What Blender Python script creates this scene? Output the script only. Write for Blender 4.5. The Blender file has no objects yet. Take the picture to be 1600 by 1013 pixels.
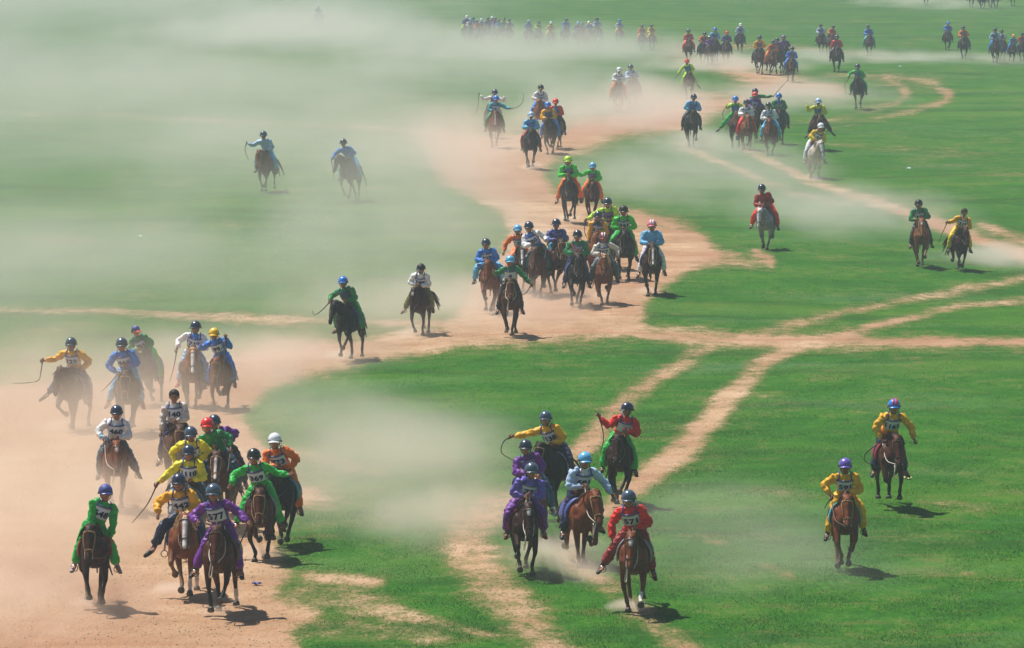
import bpy, math, random
import numpy as np
from mathutils import Vector, Matrix, noise

# ------------------------------------------------------------------ camera, sky, sun, exposure
scene = bpy.context.scene
COL = scene.collection
FPX, CAMH, YC, YH = 8889.0, 12.2, 506.5, -224.0       # focal length in photo pixels, camera height, centre row, horizon row
PITCH = math.atan((YC - YH) / FPX)
cam_data = bpy.data.cameras.new('camera')
cam_data.lens = 200.0
cam_data.sensor_width = 36.0
cam_data.clip_start = 1.0
cam_data.clip_end = 9000.0
cam = bpy.data.objects.new('camera', cam_data)
cam.location = (0, 0, CAMH)
cam.rotation_euler = (math.pi / 2 - PITCH, 0, 0)
COL.objects.link(cam)
scene.camera = cam

SUN_EL = math.radians(64)
SUN_AZ = math.radians(-55)                            # left of and beyond the riders
world = bpy.data.worlds.new('World')
scene.world = world
world.use_nodes = True
wn = world.node_tree.nodes
sky = wn.new('ShaderNodeTexSky')
sky.sky_type = 'NISHITA'
sky.sun_disc = False
sky.sun_elevation = SUN_EL
sky.sun_rotation = SUN_AZ
wn['Background'].inputs['Strength'].default_value = 0.056
world.node_tree.links.new(sky.outputs[0], wn['Background'].inputs['Color'])
sun_data = bpy.data.lights.new('sun', 'SUN')
sun_data.energy = 5.0
sun_data.angle = math.radians(0.53)
sun_data.color = (1.0, 0.94, 0.86)
sun = bpy.data.objects.new('sun', sun_data)
sd = Vector((math.sin(SUN_AZ) * math.cos(SUN_EL), math.cos(SUN_AZ) * math.cos(SUN_EL), math.sin(SUN_EL)))
sun.rotation_euler = (-sd).to_track_quat('-Z', 'Y').to_euler()
sun.location = (-60, 150, 120)
COL.objects.link(sun)
vs = scene.view_settings
vs.view_transform = 'Standard'
vs.look = 'None'
vs.exposure = 0.27
vs.gamma = 1.0
scene.cycles.use_denoising = True
scene.cycles.use_adaptive_sampling = True
scene.cycles.adaptive_threshold = 0.02
scene.cycles.volume_bounces = 3
scene.cycles.volume_step_rate = 0.7
scene.cycles.volume_max_steps = 256
scene.cycles.max_bounces = 6
scene.cycles.diffuse_bounces = 3
scene.cycles.transparent_max_bounces = 16

# ------------------------------------------------------------------ small helpers
def srgb(r, g, b):
    return tuple(((c / 255.0) / 12.92 if c / 255.0 <= 0.04045 else ((c / 255.0 + 0.055) / 1.055) ** 2.4) for c in (r, g, b))

def height(x, y):
    return 0.05 * math.sin(x * 0.21 + y * 0.047) + 0.04 * math.sin(x * 0.5 - y * 0.13 + 1.0) + 0.02 * math.sin(x * 1.3 + y * 0.6)

def height_np(x, y):
    return 0.05 * np.sin(x * 0.21 + y * 0.047) + 0.04 * np.sin(x * 0.5 - y * 0.13 + 1.0) + 0.02 * np.sin(x * 1.3 + y * 0.6)

CP, SP = math.cos(PITCH), math.sin(PITCH)
def ground_at(px, py):
    """point of the flat plain seen at a photo pixel"""
    a, b = (px - 800.0) / FPX, (py - YC) / FPX
    d = (a, CP - b * SP, -SP - b * CP)
    t = CAMH / -d[2]
    x, y = d[0] * t, d[1] * t
    return x, y, height(x, y)

def to_px(x, y, z=0.0):
    rx, ry, rz = x, y, z - CAMH
    depth = ry * CP - rz * SP
    return 800 + FPX * rx / depth, YC - FPX * (ry * SP + rz * CP) / depth

def new_mesh(name, V, F, smooth=False):
    me = bpy.data.meshes.new(name)
    V = np.asarray(V, dtype=np.float32)
    me.vertices.add(len(V))
    me.vertices.foreach_set('co', V.ravel())
    if isinstance(F, np.ndarray):
        n, k = F.shape
        me.loops.add(n * k)
        me.loops.foreach_set('vertex_index', F.astype(np.int32).ravel())
        me.polygons.add(n)
        me.polygons.foreach_set('loop_start', np.arange(0, n * k, k, dtype=np.int32))
        me.polygons.foreach_set('loop_total', np.full(n, k, dtype=np.int32))
    else:
        lens = np.array([len(f) for f in F], dtype=np.int32)
        flat = np.array([i for f in F for i in f], dtype=np.int32)
        me.loops.add(len(flat))
        me.loops.foreach_set('vertex_index', flat)
        me.polygons.add(len(F))
        me.polygons.foreach_set('loop_start', np.concatenate([[0], np.cumsum(lens)[:-1]]).astype(np.int32))
        me.polygons.foreach_set('loop_total', lens)
    me.update(calc_edges=True)
    if smooth:
        me.polygons.foreach_set('use_smooth', np.ones(len(me.polygons), dtype=bool))
    return me

def link(name, me, mat=None, parent=None):
    o = bpy.data.objects.new(name, me)
    COL.objects.link(o)
    if mat is not None and me is not None:
        me.materials.clear()
        me.materials.append(mat)
    if parent is not None:
        o.parent = parent
    return o

def tag(o, label=None, cat=None, group=None, kind=None):
    if label: o['label'] = label
    if cat: o['category'] = cat
    if group: o['group'] = group
    if kind: o['kind'] = kind
    return o

def mat_new(name):
    m = bpy.data.materials.new(name)
    m.use_nodes = True
    nt = m.node_tree
    return m, nt, nt.nodes['Principled BSDF'], nt.nodes['Material Output']

# ------------------------------------------------------------------ where the dirt lies
MG = 300
W_, H_ = 1600 + 2 * MG, 1013 + 2 * MG
SC = 0.5
RW, RH = int(W_ * SC), int(H_ * SC)
gx, gy = np.meshgrid((np.arange(RW) + 0.5) / SC - MG, (np.arange(RH) + 0.5) / SC - MG)

def fill_poly(pts):
    inside = np.zeros(gx.shape, bool)
    n = len(pts)
    for i in range(n):
        x1, y1 = pts[i]; x2, y2 = pts[(i + 1) % n]
        if y1 == y2: continue
        c = ((gy >= min(y1, y2)) & (gy < max(y1, y2)))
        xi = x1 + (gy - y1) * (x2 - x1) / (y2 - y1)
        inside ^= c & (gx < xi)
    return inside.astype(np.float32)

def stroke(pts, ws, k=1.0):
    """distance field band; ws = half thickness (in rows) at each point; lateral distances count less than rows"""
    out = np.zeros(gx.shape, np.float32)
    for i in range(len(pts) - 1):
        (x1, y1), (x2, y2) = pts[i], pts[i + 1]
        dx, dy = x2 - x1, (y2 - y1)
        t = np.clip(((gx - x1) * dx + (gy - y1) * dy) / (dx * dx + dy * dy), 0, 1)
        w = ws[i] + (ws[i + 1] - ws[i]) * t
        d = np.hypot(gx - x1 - t * dx, gy - y1 - t * dy)
        out = np.maximum(out, np.clip(1.35 - d / w * 0.85, 0, 1))
    return out * k

def blur(a, r):
    if r < 1: return a
    for ax in (0, 1):
        for _ in range(2):
            c = np.cumsum(np.pad(a, [(r + 1, r) if i == ax else (0, 0) for i in (0, 1)], mode='edge'), axis=ax)
            a = (np.take(c, range(2 * r + 1, c.shape[ax]), axis=ax) - np.take(c, range(0, c.shape[ax] - 2 * r - 1), axis=ax)) / (2 * r + 1)
    return a

PA = [(-300, 615), (0, 606), (120, 590), (300, 562), (430, 537), (560, 528), (700, 512), (760, 500), (850, 505), (1000, 515), (1120, 523),
      (1250, 527), (1600, 535), (1900, 540), (1900, 548), (1600, 542), (1400, 541), (1250, 546), (1100, 541), (1000, 530), (900, 535), (720, 545), (620, 562),
      (520, 580), (440, 600), (400, 625), (375, 645), (385, 668), (410, 690), (430, 740), (540, 772), (460, 785), (445, 800), (425, 860),
      (470, 900), (420, 925), (520, 958), (450, 985), (480, 1020), (400, 1100), (380, 1300), (-300, 1300)]
PB = [(700, 512), (720, 485), (750, 430), (780, 400), (800, 360), (780, 330), (700, 290), (665, 262), (672, 232), (650, 206), (760, 208), (860, 202), (950, 186),
      (1050, 163), (1080, 146), (1150, 150), (1240, 150), (1200, 162), (1120, 180), (1080, 205), (960, 216), (890, 238), (850, 262), (855, 292), (900, 314), (1010, 333), (1080, 350), (1108, 370),
      (1112, 395), (1200, 408), (1205, 416), (1110, 420), (1062, 432), (1040, 455), (1000, 480), (1012, 492), (1000, 516), (850, 508)]
PC = [(1030, 78), (1100, 92), (1180, 106), (1250, 122), (1325, 138), (1325, 152), (1240, 150), (1190, 138), (1110, 108), (1040, 92)]
mask = np.maximum(fill_poly(PA), np.maximum(fill_poly(PB), fill_poly(PC)))
mask = blur(mask, 5)
for pts, ws, k in [
    ([(-300, 168), (0, 178), (150, 183), (300, 188), (450, 193), (600, 199), (700, 208)], [2, 2, 2, 2, 2.5, 3.5, 6], 0.85),
    ([(-300, 478), (0, 480), (170, 486), (300, 493), (420, 499), (560, 500), (740, 508)], [2, 3, 4, 5, 5, 5, 8], 0.85),
    ([(-300, 365), (0, 371), (150, 378), (230, 380)], [2, 2, 2, 1.5], 0.8),
    ([(1290, 112), (1350, 120), (1400, 130), (1420, 145), (1400, 158), (1340, 176), (1290, 188), (1220, 193)], [2, 2.5, 3, 4, 3, 2.5, 2, 2], 0.75),
    ([(1380, 119), (1460, 132), (1487, 147), (1470, 160), (1400, 178), (1350, 190), (1290, 201)], [2, 4, 5.5, 4.5, 3, 2.5, 2], 0.8),
    ([(1290, 228), (1450, 235), (1560, 242)], [2, 2, 1.5], 0.75),
    ([(1060, 228), (1150, 265), (1200, 285), (1240, 300), (1330, 318)], [4, 5, 4, 4, 3], 0.85),
    ([(1160, 235), (1250, 275), (1290, 290), (1350, 310), (1420, 335), (1500, 362), (1560, 382), (1650, 410), (1800, 460)], [5, 6, 6, 7, 7, 8, 9, 12, 14], 0.95),
    ([(1530, 350), (1600, 372), (1800, 430)], [4, 6, 8], 0.9),
    ([(1000, 82), (1100, 70), (1250, 78), (1400, 92)], [2, 4, 4, 3], 0.62),
    ([(1900, 400), (1600, 432), (1540, 445), (1440, 462), (1340, 483), (1260, 502), (1190, 520), (1120, 540), (1080, 560), (1030, 590), (980, 622), (940, 665), (890, 715), (820, 770), (725, 820), (735, 870), (790, 935), (840, 990), (900, 1080), (1000, 1300)],
     [10, 8, 8, 6, 6, 7, 7, 8, 11, 13, 15, 16, 16, 20, 34, 42, 36, 32, 34, 40], 0.62),
    ([(1900, 435), (1600, 466), (1500, 478), (1420, 495), (1340, 518), (1240, 543), (1190, 572), (1150, 610), (1110, 655), (1070, 700), (1010, 745), (950, 790), (880, 850)],
     [10, 5, 5, 6, 7, 10, 14, 17, 19, 20, 18, 14, 10], 0.78),
    ([(900, 830), (895, 875), (960, 925), (1040, 985), (1110, 1050), (1300, 1200)], [16, 18, 18, 18, 20, 26], 0.5),
    ([(1130, 765), (1270, 775)], [2, 1.5], 0.7), ([(1430, 781), (1500, 788), (1560, 797)], [2, 2.5, 2], 0.7),
    ([(1185, 880), (1240, 897)], [4, 4], 0.6), ([(1240, 865), (1250, 868)], [4, 4], 0.5),
    ([(1100, 845), (1140, 852)], [5, 4], 0.55), ([(950, 330), (1000, 334)], [4, 4], 0.9), ([(650, 965), (800, 1005)], [10, 6], 0.5), ([(1000, 527), (1250, 534), (1600, 538), (1900, 541)], [8, 7, 5, 4], 0.98),
    ([(470, 925), (560, 935), (650, 970)], [30, 28, 12], 0.55), ([(450, 985), (560, 990), (700, 1000)], [20, 18, 10], 0.45), ([(440, 700), (520, 720), (600, 735)], [12, 10, 8], 0.4), ([(480, 895), (590, 905)], [10, 12], 0.7), ([(1400, 885), (1500, 893), (1590, 895)], [3, 3, 3], 0.6),
    ([(1180, 395), (1205, 410)], [6, 8], 0.9)]:
    mask = np.maximum(mask, stroke(pts, ws, k))
mask = np.maximum(blur(mask, 2), .0)

def sample_mask(px, py):
    u = np.clip((px + MG) * SC - 0.5, 0, RW - 1.001); v = np.clip((py + MG) * SC - 0.5, 0, RH - 1.001)
    i, j = u.astype(int), v.astype(int); a, b = u - i, v - j
    return mask[j, i] * (1 - a) * (1 - b) + mask[j, i + 1] * a * (1 - b) + mask[j + 1, i] * (1 - a) * b + mask[j + 1, i + 1] * a * b

# ------------------------------------------------------------------ ground material (grass and dirt from the "dirt" map)
def ground_material():
    m, nt, bs, out = mat_new('plain_ground')
    N, L = nt.nodes, nt.links
    def noise_tex(scale, detail=4, rough=0.55, sv=(1, 1, 1)):
        mp = N.new('ShaderNodeMapping'); mp.inputs['Scale'].default_value = sv
        t = N.new('ShaderNodeTexNoise'); t.inputs['Scale'].default_value = scale
        t.inputs['Detail'].default_value = detail; t.inputs['Roughness'].default_value = rough
        L.new(tc.outputs['Object'], mp.inputs['Vector']); L.new(mp.outputs[0], t.inputs['Vector'])
        return t.outputs['Fac']
    def math_(op, a, b=None, c=None):
        n = N.new('ShaderNodeMath'); n.operation = op
        for i, s in enumerate((a, b, c)):
            if s is None: continue
            if isinstance(s, (int, float)): n.inputs[i].default_value = s
            else: L.new(s, n.inputs[i])
        return n.outputs[0]
    def ramp(f, *stops):
        r = N.new('ShaderNodeValToRGB'); e = r.color_ramp.elements
        while len(e) < len(stops): e.new(0.5)
        for el, (p, c) in zip(e, stops): el.position = p; el.color = (*c, 1) if len(c) == 3 else c
        L.new(f, r.inputs[0]); return r.outputs[0]
    def mix(f, a, b):
        n = N.new('ShaderNodeMix'); n.data_type = 'RGBA'
        if isinstance(f, float): n.inputs[0].default_value = f
        else: L.new(f, n.inputs[0])
        for i, s in ((6, a), (7, b)):
            if isinstance(s, tuple): n.inputs[i].default_value = (*s, 1)
            else: L.new(s, n.inputs[i])
        return n.outputs[2]
    tc = N.new('ShaderNodeTexCoord')
    at = N.new('ShaderNodeAttribute'); at.attribute_name = 'dirt'
    big = noise_tex(0.05, 3, 0.5, (1, 0.5, 1)); mid = noise_tex(0.45, 5, 0.6, (1, 0.55, 1)); fine = noise_tex(2.6, 5, 0.65, (1, 0.5, 1)); tiny = noise_tex(16, 3, 0.7, (1, 0.35, 1))
    # grass
    g = ramp(mid, (0.30, (0.016, 0.102, 0.004)), (0.5, (0.034, 0.160, 0.006)), (0.72, (0.082, 0.205, 0.016)))
    g = mix(ramp(big, (0.35, (0, 0, 0)), (0.65, (0.6, 0.6, 0.6))), g, (0.030, 0.140, 0.008))
    fl = noise_tex(0.16, 4, 0.62, (0.45, 1.0, 1))
    g = mix(ramp(fl, (0.54, (0, 0, 0)), (0.70, (0.65, 0.65, 0.65))), g, (0.090, 0.185, 0.085))
    patch = noise_tex(0.22, 5, 0.65, (0.4, 1.2, 1))
    g = mix(ramp(patch, (0.36, (0.85, 0.85, 0.85)), (0.49, (0, 0, 0))), g, (0.016, 0.080, 0.006))
    g = mix(ramp(fine, (0.33, (0.65, 0.65, 0.65)), (0.5, (0, 0, 0))), g, (0.022, 0.090, 0.008))
    g = mix(ramp(tiny, (0.35, (0.6, 0.6, 0.6)), (0.62, (0, 0, 0))), g, (0.014, 0.070, 0.006))
    g = mix(ramp(tiny, (0.62, (0, 0, 0)), (0.78, (0.8, 0.8, 0.8))), g, (0.11, 0.21, 0.06))
    worn = noise_tex(0.9, 5, 0.7, (0.5, 1, 1))
    g = mix(ramp(worn, (0.56, (0, 0, 0)), (0.72, (0.6, 0.6, 0.6))), g, (0.17, 0.14, 0.05))
    # dirt
    d = ramp(mid, (0.30, (0.33, 0.205, 0.115)), (0.55, (0.46, 0.31, 0.19)), (0.75, (0.58, 0.43, 0.29)))
    d = mix(ramp(fine, (0.30, (0.55, 0.55, 0.55)), (0.50, (0, 0, 0))), d, (0.30, 0.16, 0.085))
    d = mix(ramp(tiny, (0.34, (0.6, 0.6, 0.6)), (0.45, (0, 0, 0))), d, (0.22, 0.12, 0.07))
    rut = noise_tex(0.5, 4, 0.6, (0.25, 1.4, 1))
    d = mix(ramp(rut, (0.50, (0, 0, 0)), (0.66, (0.75, 0.75, 0.75))), d, (0.34, 0.18, 0.10))
    dk = noise_tex(0.085, 4, 0.6, (1, 0.35, 1))
    d = mix(ramp(dk, (0.44, (0, 0, 0)), (0.60, (0.8, 0.8, 0.8))), d, (0.33, 0.17, 0.10))
    # ragged border between them
    wide = noise_tex(0.13, 3, 0.6, (1, 0.5, 1))
    streak = noise_tex(0.10, 4, 0.6, (0.3, 1.6, 1))
    g = mix(ramp(streak, (0.52, (0, 0, 0)), (0.66, (0.45, 0.45, 0.45))), g, (0.085, 0.190, 0.016))
    s = math_('ADD', at.outputs['Fac'], math_('MULTIPLY', math_('SUBTRACT', mid, 0.5), 1.15))
    s = math_('ADD', s, math_('MULTIPLY', math_('SUBTRACT', wide, 0.5), 0.7))
    s = math_('ADD', s, math_('MULTIPLY', math_('SUBTRACT', fine, 0.5), 1.1))
    s = math_('ADD', s, math_('MULTIPLY', math_('SUBTRACT', tiny, 0.5), 0.8))
    mr = N.new('ShaderNodeMapRange'); mr.interpolation_type = 'SMOOTHSTEP'
    mr.inputs['From Min'].default_value = 0.30; mr.inputs['From Max'].default_value = 0.85
    L.new(s, mr.inputs['Value'])
    tr = N.new('ShaderNodeMapRange'); tr.interpolation_type = 'SMOOTHSTEP'; tr.inputs['From Min'].default_value = 0.02; tr.inputs['From Max'].default_value = 0.50
    tr.inputs['To Max'].default_value = 0.75
    L.new(s, tr.inputs['Value'])
    g = mix(tr.outputs[0], g, (0.140, 0.140, 0.045))
    L.new(mix(mr.outputs[0], g, d), bs.inputs['Base Color'])
    bs.inputs['Roughness'].default_value = 0.95
    bs.inputs['Specular IOR Level'].default_value = 0.1
    bp = N.new('ShaderNodeBump'); bp.inputs['Strength'].default_value = 0.9; bp.inputs['Distance'].default_value = 0.07
    hgt = math_('ADD', math_('MULTIPLY', fine, 0.8), math_('MULTIPLY', tiny, 0.5))
    L.new(math_('ADD', hgt, math_('MULTIPLY', mid, 1.2)), bp.inputs['Height'])
    L.new(bp.outputs[0], bs.inputs['Normal'])
    return m

M_GROUND = ground_material()
inv = np.concatenate([1.0 / np.array([2.0, 20, 40, 60, 75]), np.linspace(1 / 82.0, 1 / 520.0, 430), 1.0 / np.array([560, 640, 760, 950, 1300, 2000, 3500, 7500.])])
Dr = np.concatenate([[-80.0, -20.0], 1.0 / inv])
uu = np.concatenate([[-4, -2, -1, -.6, -.4, -.25, -.18, -.14, -.12], np.linspace(-0.105, 0.105, 440), [.12, .14, .18, .25, .4, .6, 1, 2, 4]])
U, DD = np.meshgrid(uu, Dr)
X = U * np.maximum(DD, 60.0); Y = DD
fade = np.clip((900 - Y) / 300, 0, 1)
Z = height_np(X, Y) * fade
nR, nC = X.shape
GV = np.stack([X, Y, Z], -1).reshape(-1, 3)
idx = np.arange(nR * nC).reshape(nR, nC)
GF = np.stack([idx[:-1, :-1], idx[:-1, 1:], idx[1:, 1:], idx[1:, :-1]], -1).reshape(-1, 4)
Ys = np.maximum(Y, 60.0)
dep = Ys * CP + CAMH * SP
PX = 800 + FPX * X / dep
PY = YC - FPX * (Ys * SP - CAMH * CP) / dep
DM = sample_mask(PX, PY).reshape(-1).astype(np.float32)
DM[(PX.ravel() < -320) | (PX.ravel() > 1920)] *= 0.4

def dirt_attr(me, vals):
    a = me.attributes.new('dirt', 'FLOAT', 'POINT'); a.data.foreach_set('value', vals.astype(np.float32))

gm = new_mesh('ground', GV, GF, smooth=True)
dirt_attr(gm, DM)
tag(link('ground', gm, M_GROUND), 'green steppe grassland stretching under the whole race', 'ground', kind='structure')
# the worn dirt lies as a sheet 4 mm over the plain
fm = DM[GF].max(axis=1) > 0.22
used = np.unique(GF[fm]); remap = np.full(len(GV), -1); remap[used] = np.arange(len(used))
TV = GV[used].copy(); TV[:, 2] += 0.004
tm = new_mesh('dirt_track', TV, remap[GF[fm]], smooth=True)
dirt_attr(tm, DM[used])
tag(link('dirt_track', tm, M_GROUND), 'worn bare dirt tracks crossing the green grassland', 'track', kind='structure')

def dirt_at(x, y):
    px, py = to_px(x, y)
    return float(sample_mask(np.array([px]), np.array([py]))[0])

# grass blades standing on the near part of the plain (nobody could count them)
rg = np.random.default_rng(7)
M_GRASS, nt_, b_, o_ = mat_new('grass_blades')
gi = nt_.nodes.new('ShaderNodeNewGeometry'); gr = nt_.nodes.new('ShaderNodeValToRGB')
gr.color_ramp.elements[0].color = (0.018, 0.09, 0.006, 1); gr.color_ramp.elements[1].color = (0.07, 0.20, 0.03, 1)
nt_.links.new(gi.outputs['Random Per Island'], gr.inputs[0]); nt_.links.new(gr.outputs[0], b_.inputs['Base Color'])
b_.inputs['Roughness'].default_value = 0.7
def grass(n, d0, d1, hh):
    iv = rg.uniform(1 / d1, 1 / d0, n * 2); d = 1 / iv
    x = rg.uniform(-0.098, 0.098, n * 2) * d
    dep = d * CP + CAMH * SP
    m_ = sample_mask(800 + FPX * x / dep, YC - FPX * (d * SP - CAMH * CP) / dep)
    cl = np.sin(x * 1.7 + d * .6) * np.sin(x * .8 - d * 1.1) + np.sin(x * 4.1 - d * 2.3) * .5
    ok = (m_ + rg.uniform(-.25, .25, n * 2) < 0.42) & (cl + rg.uniform(-.9, .9, n * 2) > -0.1)
    x, d = x[ok][:n], d[ok][:n]; n = len(x)
    z = height_np(x, d) - 0.005
    a = rg.uniform(0, 6.28, n); w = hh * rg.uniform(.10, .2, n); h = hh * rg.uniform(.5, 1.3, n)
    lx, ly = rg.normal(0, .4, n) * h, rg.normal(0, .4, n) * h
    V = np.zeros((n, 3, 3), np.float32)
    V[:, 0] = np.stack([x - np.cos(a) * w, d - np.sin(a) * w, z], -1)
    V[:, 1] = np.stack([x + np.cos(a) * w, d + np.sin(a) * w, z], -1)
    V[:, 2] = np.stack([x + lx, d + ly, z + h], -1)
    return V.reshape(-1, 3)
GB = np.concatenate([grass(190000, 84, 125, .034), grass(70000, 125, 180, .036)])
tag(link('grass', new_mesh('grass', GB, np.arange(len(GB)).reshape(-1, 3)), M_GRASS), 'short green grass growing on the open plain', 'grass', kind='stuff')

M_PEB = bpy.data.materials.new('pebble'); M_PEB.use_nodes = True
M_PEB.node_tree.nodes['Principled BSDF'].inputs['Base Color'].default_value = (0.36, 0.26, 0.18, 1)
def pebbles(n):
    iv = rg.uniform(1 / 260, 1 / 84, n * 3); d = 1 / iv; x = rg.uniform(-0.098, 0.098, n * 3) * d
    dep = d * CP + CAMH * SP
    m_ = sample_mask(800 + FPX * x / dep, YC - FPX * (d * SP - CAMH * CP) / dep)
    ok = m_ + rg.uniform(-.3, .3, n * 3) > .55
    x, d = x[ok][:n], d[ok][:n]; n = len(x)
    r = rg.uniform(.006, .020, n) * rg.uniform(.4, 1, n)
    o6 = np.array([(1, 0, 0), (0, 1, 0), (-1, 0, 0), (0, -1, 0), (0, 0, .7), (0, 0, -.7)])
    f8 = np.array([(0, 1, 4), (1, 2, 4), (2, 3, 4), (3, 0, 4), (1, 0, 5), (2, 1, 5), (3, 2, 5), (0, 3, 5)])
    V = np.stack([x, d, height_np(x, d) + .01], -1)[:, None, :] + o6[None] * r[:, None, None] * rg.uniform(.6, 1.4, (n, 6, 1))
    return V.reshape(-1, 3), (f8[None] + np.arange(n)[:, None, None] * 6).reshape(-1, 3)
PV, PF = pebbles(9000)
tag(link('gravel', new_mesh('gravel', PV, PF), M_PEB), 'loose pebbles and clods strewn over the bare dirt', 'gravel', kind='stuff')
def scrap(px, py, col, lab):
    x, y, z = ground_at(px, py); r_ = random.Random(px)
    V = [(i * .045 - .11, j * .05 - .10, .02 + r_.uniform(0, .07)) for j in range(5) for i in range(6)]
    V += [(v[0], v[1], v[2] - .006) for v in V]
    F = [(j * 6 + i, j * 6 + i + 1, j * 6 + i + 7, j * 6 + i + 6) for j in range(4) for i in range(5)]
    F += [tuple(reversed([q + 30 for q in f])) for f in F]
    m = bpy.data.materials.new('paper'); m.use_nodes = True; m.node_tree.nodes['Principled BSDF'].inputs['Base Color'].default_value = (*col, 1)
    o = link('litter', new_mesh('litter', V, F), m); o.location = (x, y, z); o.rotation_euler = (0, 0, r_.uniform(0, 3)); o.scale = (.6, .6, .8)
    tag(o, lab, 'litter', 'litter scraps on the grass')
for args in [(155, 173, (.8, .82, .85), 'white scrap on the hazy grass beside the far left thin track'), (1406, 107, (.7, .75, .85), 'pale scrap on the grass above the looping track'),
             (1420, 265, (.6, .7, .85), 'pale blue scrap on the grass right of the white horse'), (1418, 753, (.8, .7, .3), 'yellow scrap on the grass beside rider 1165'),
             (401, 912, (.05, .08, .4), 'small blue scrap on dirt below the horse of rider 369'), (219, 371, (.75, .78, .8), 'white scrap in the dusty left grass')]:
    scrap(*args)
# ------------------------------------------------------------------ building blocks for riders and horses
def catmull(P, k):
    P = [np.array(p, float) for p in P]
    if k <= 1 or len(P) < 3: return P
    Q = [2 * P[0] - P[1]] + P + [2 * P[-1] - P[-2]]
    out = []
    for i in range(1, len(Q) - 2):
        for j in range(k):
            t = j / k
            out.append(0.5 * (2 * Q[i] + (Q[i + 1] - Q[i - 1]) * t + (2 * Q[i - 1] - 5 * Q[i] + 4 * Q[i + 1] - Q[i + 2]) * t * t + (3 * Q[i] - Q[i - 1] - 3 * Q[i + 1] + Q[i + 2]) * t ** 3))
    out.append(P[-1])
    return out

class MB:
    """collects closed tubes and patches into one mesh"""
    def __init__(s): s.V, s.F = [], []
    def add(s, V, F):
        o = len(s.V); s.V += [tuple(v) for v in V]; s.F += [tuple(i + o for i in f) for f in F]
    def tube(s, rows, seg=10, k=3, side=(0, 1, 0), cap=0.6):
        """rows: (x, y, z, a, b): centre, half width along `side`, half width across it"""
        rows = [tuple(r) if len(r) == 5 else tuple(r) + (r[3],) for r in rows]
        R = catmull(rows, k)
        P = [r[:3] for r in R]
        side = np.array(side, float)
        rings = []
        n = len(R)
        for i in range(n):
            t = P[min(i + 1, n - 1)] - P[max(i - 1, 0)]
            t = t / (np.linalg.norm(t) + 1e-9)
            u = side - t * side.dot(t)
            if np.linalg.norm(u) < 0.2: u = np.array((0, 0, 1.0)) - t * t[2]
            if np.linalg.norm(u) < 0.05: u = np.array((1.0, 0, 0)) - t * t[0]
            u /= np.linalg.norm(u)
            w = np.cross(t, u)
            a, b = max(R[i][3], .002), max(R[i][4], .002)
            if i == 0 and cap: rings.append((P[i] - t * min(a, b) * cap, u, w, a * .55, b * .55))
            rings.append((P[i], u, w, a, b))
            if i == n - 1 and cap: rings.append((P[i] + t * min(a, b) * cap, u, w, a * .55, b * .55))
        V, F = [], []
        for c, u, w, a, b in rings:
            for j in range(seg):
                an = 2 * math.pi * j / seg
                V.append(c + u * a * math.cos(an) + w * b * math.sin(an))
        m = len(rings)
        for i in range(m - 1):
            for j in range(seg):
                F.append((i * seg + j, i * seg + (j + 1) % seg, (i + 1) * seg + (j + 1) % seg, (i + 1) * seg + j))
        F.append(tuple(reversed(range(seg)))); F.append(tuple((m - 1) * seg + j for j in range(seg)))
        s.add(V, F)
        return s
    def ball(s, c, r, seg=10, rows=6):
        V, F = [(c[0], c[1], c[2] + r[2])], []
        for i in range(1, rows):
            t = math.pi * i / rows
            for j in range(seg):
                a = 2 * math.pi * j / seg
                V.append((c[0] + r[0] * math.sin(t) * math.cos(a), c[1] + r[1] * math.sin(t) * math.sin(a), c[2] + r[2] * math.cos(t)))
        V.append((c[0], c[1], c[2] - r[2]))
        for j in range(seg):
            F.append((0, 1 + j, 1 + (j + 1) % seg))
            for i in range(rows - 2):
                F.append((1 + i * seg + j, 1 + (i + 1) * seg + j, 1 + (i + 1) * seg + (j + 1) % seg, 1 + i * seg + (j + 1) % seg))
            q = 1 + (rows - 2) * seg
            F.append((q + j, len(V) - 1, q + (j + 1) % seg))
        s.add(V, F)
        return s
    def grid(s, fn, nu, nv, thick=None):
        """sheet fn(u, v) with u, v in 0..1; thick(u, v) gives the second face so it is a closed slab"""
        V = [fn(i / nu, j / nv) for j in range(nv + 1) for i in range(nu + 1)]
        F = [(j * (nu + 1) + i, j * (nu + 1) + i + 1, (j + 1) * (nu + 1) + i + 1, (j + 1) * (nu + 1) + i) for j in range(nv) for i in range(nu)]
        if thick:
            o = len(V)
            V += [thick(i / nu, j / nv) for j in range(nv + 1) for i in range(nu + 1)]
            F += [tuple(reversed([q + o for q in f])) for f in F[:nu * nv]]
            bd = [i for i in range(nu)] + [nu + j * (nu + 1) for j in range(nv)] + [nv * (nu + 1) + nu - i for i in range(nu)] + [(nv - j) * (nu + 1) for j in range(nv)]
            for i in range(len(bd)):
                a, b = bd[i], bd[(i + 1) % len(bd)]
                F.append((b, a, a + o, b + o))
        s.add(V, F)
        return s
    def mesh(s, name, smooth=True):
        return new_mesh(name, s.V, s.F, smooth)

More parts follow.
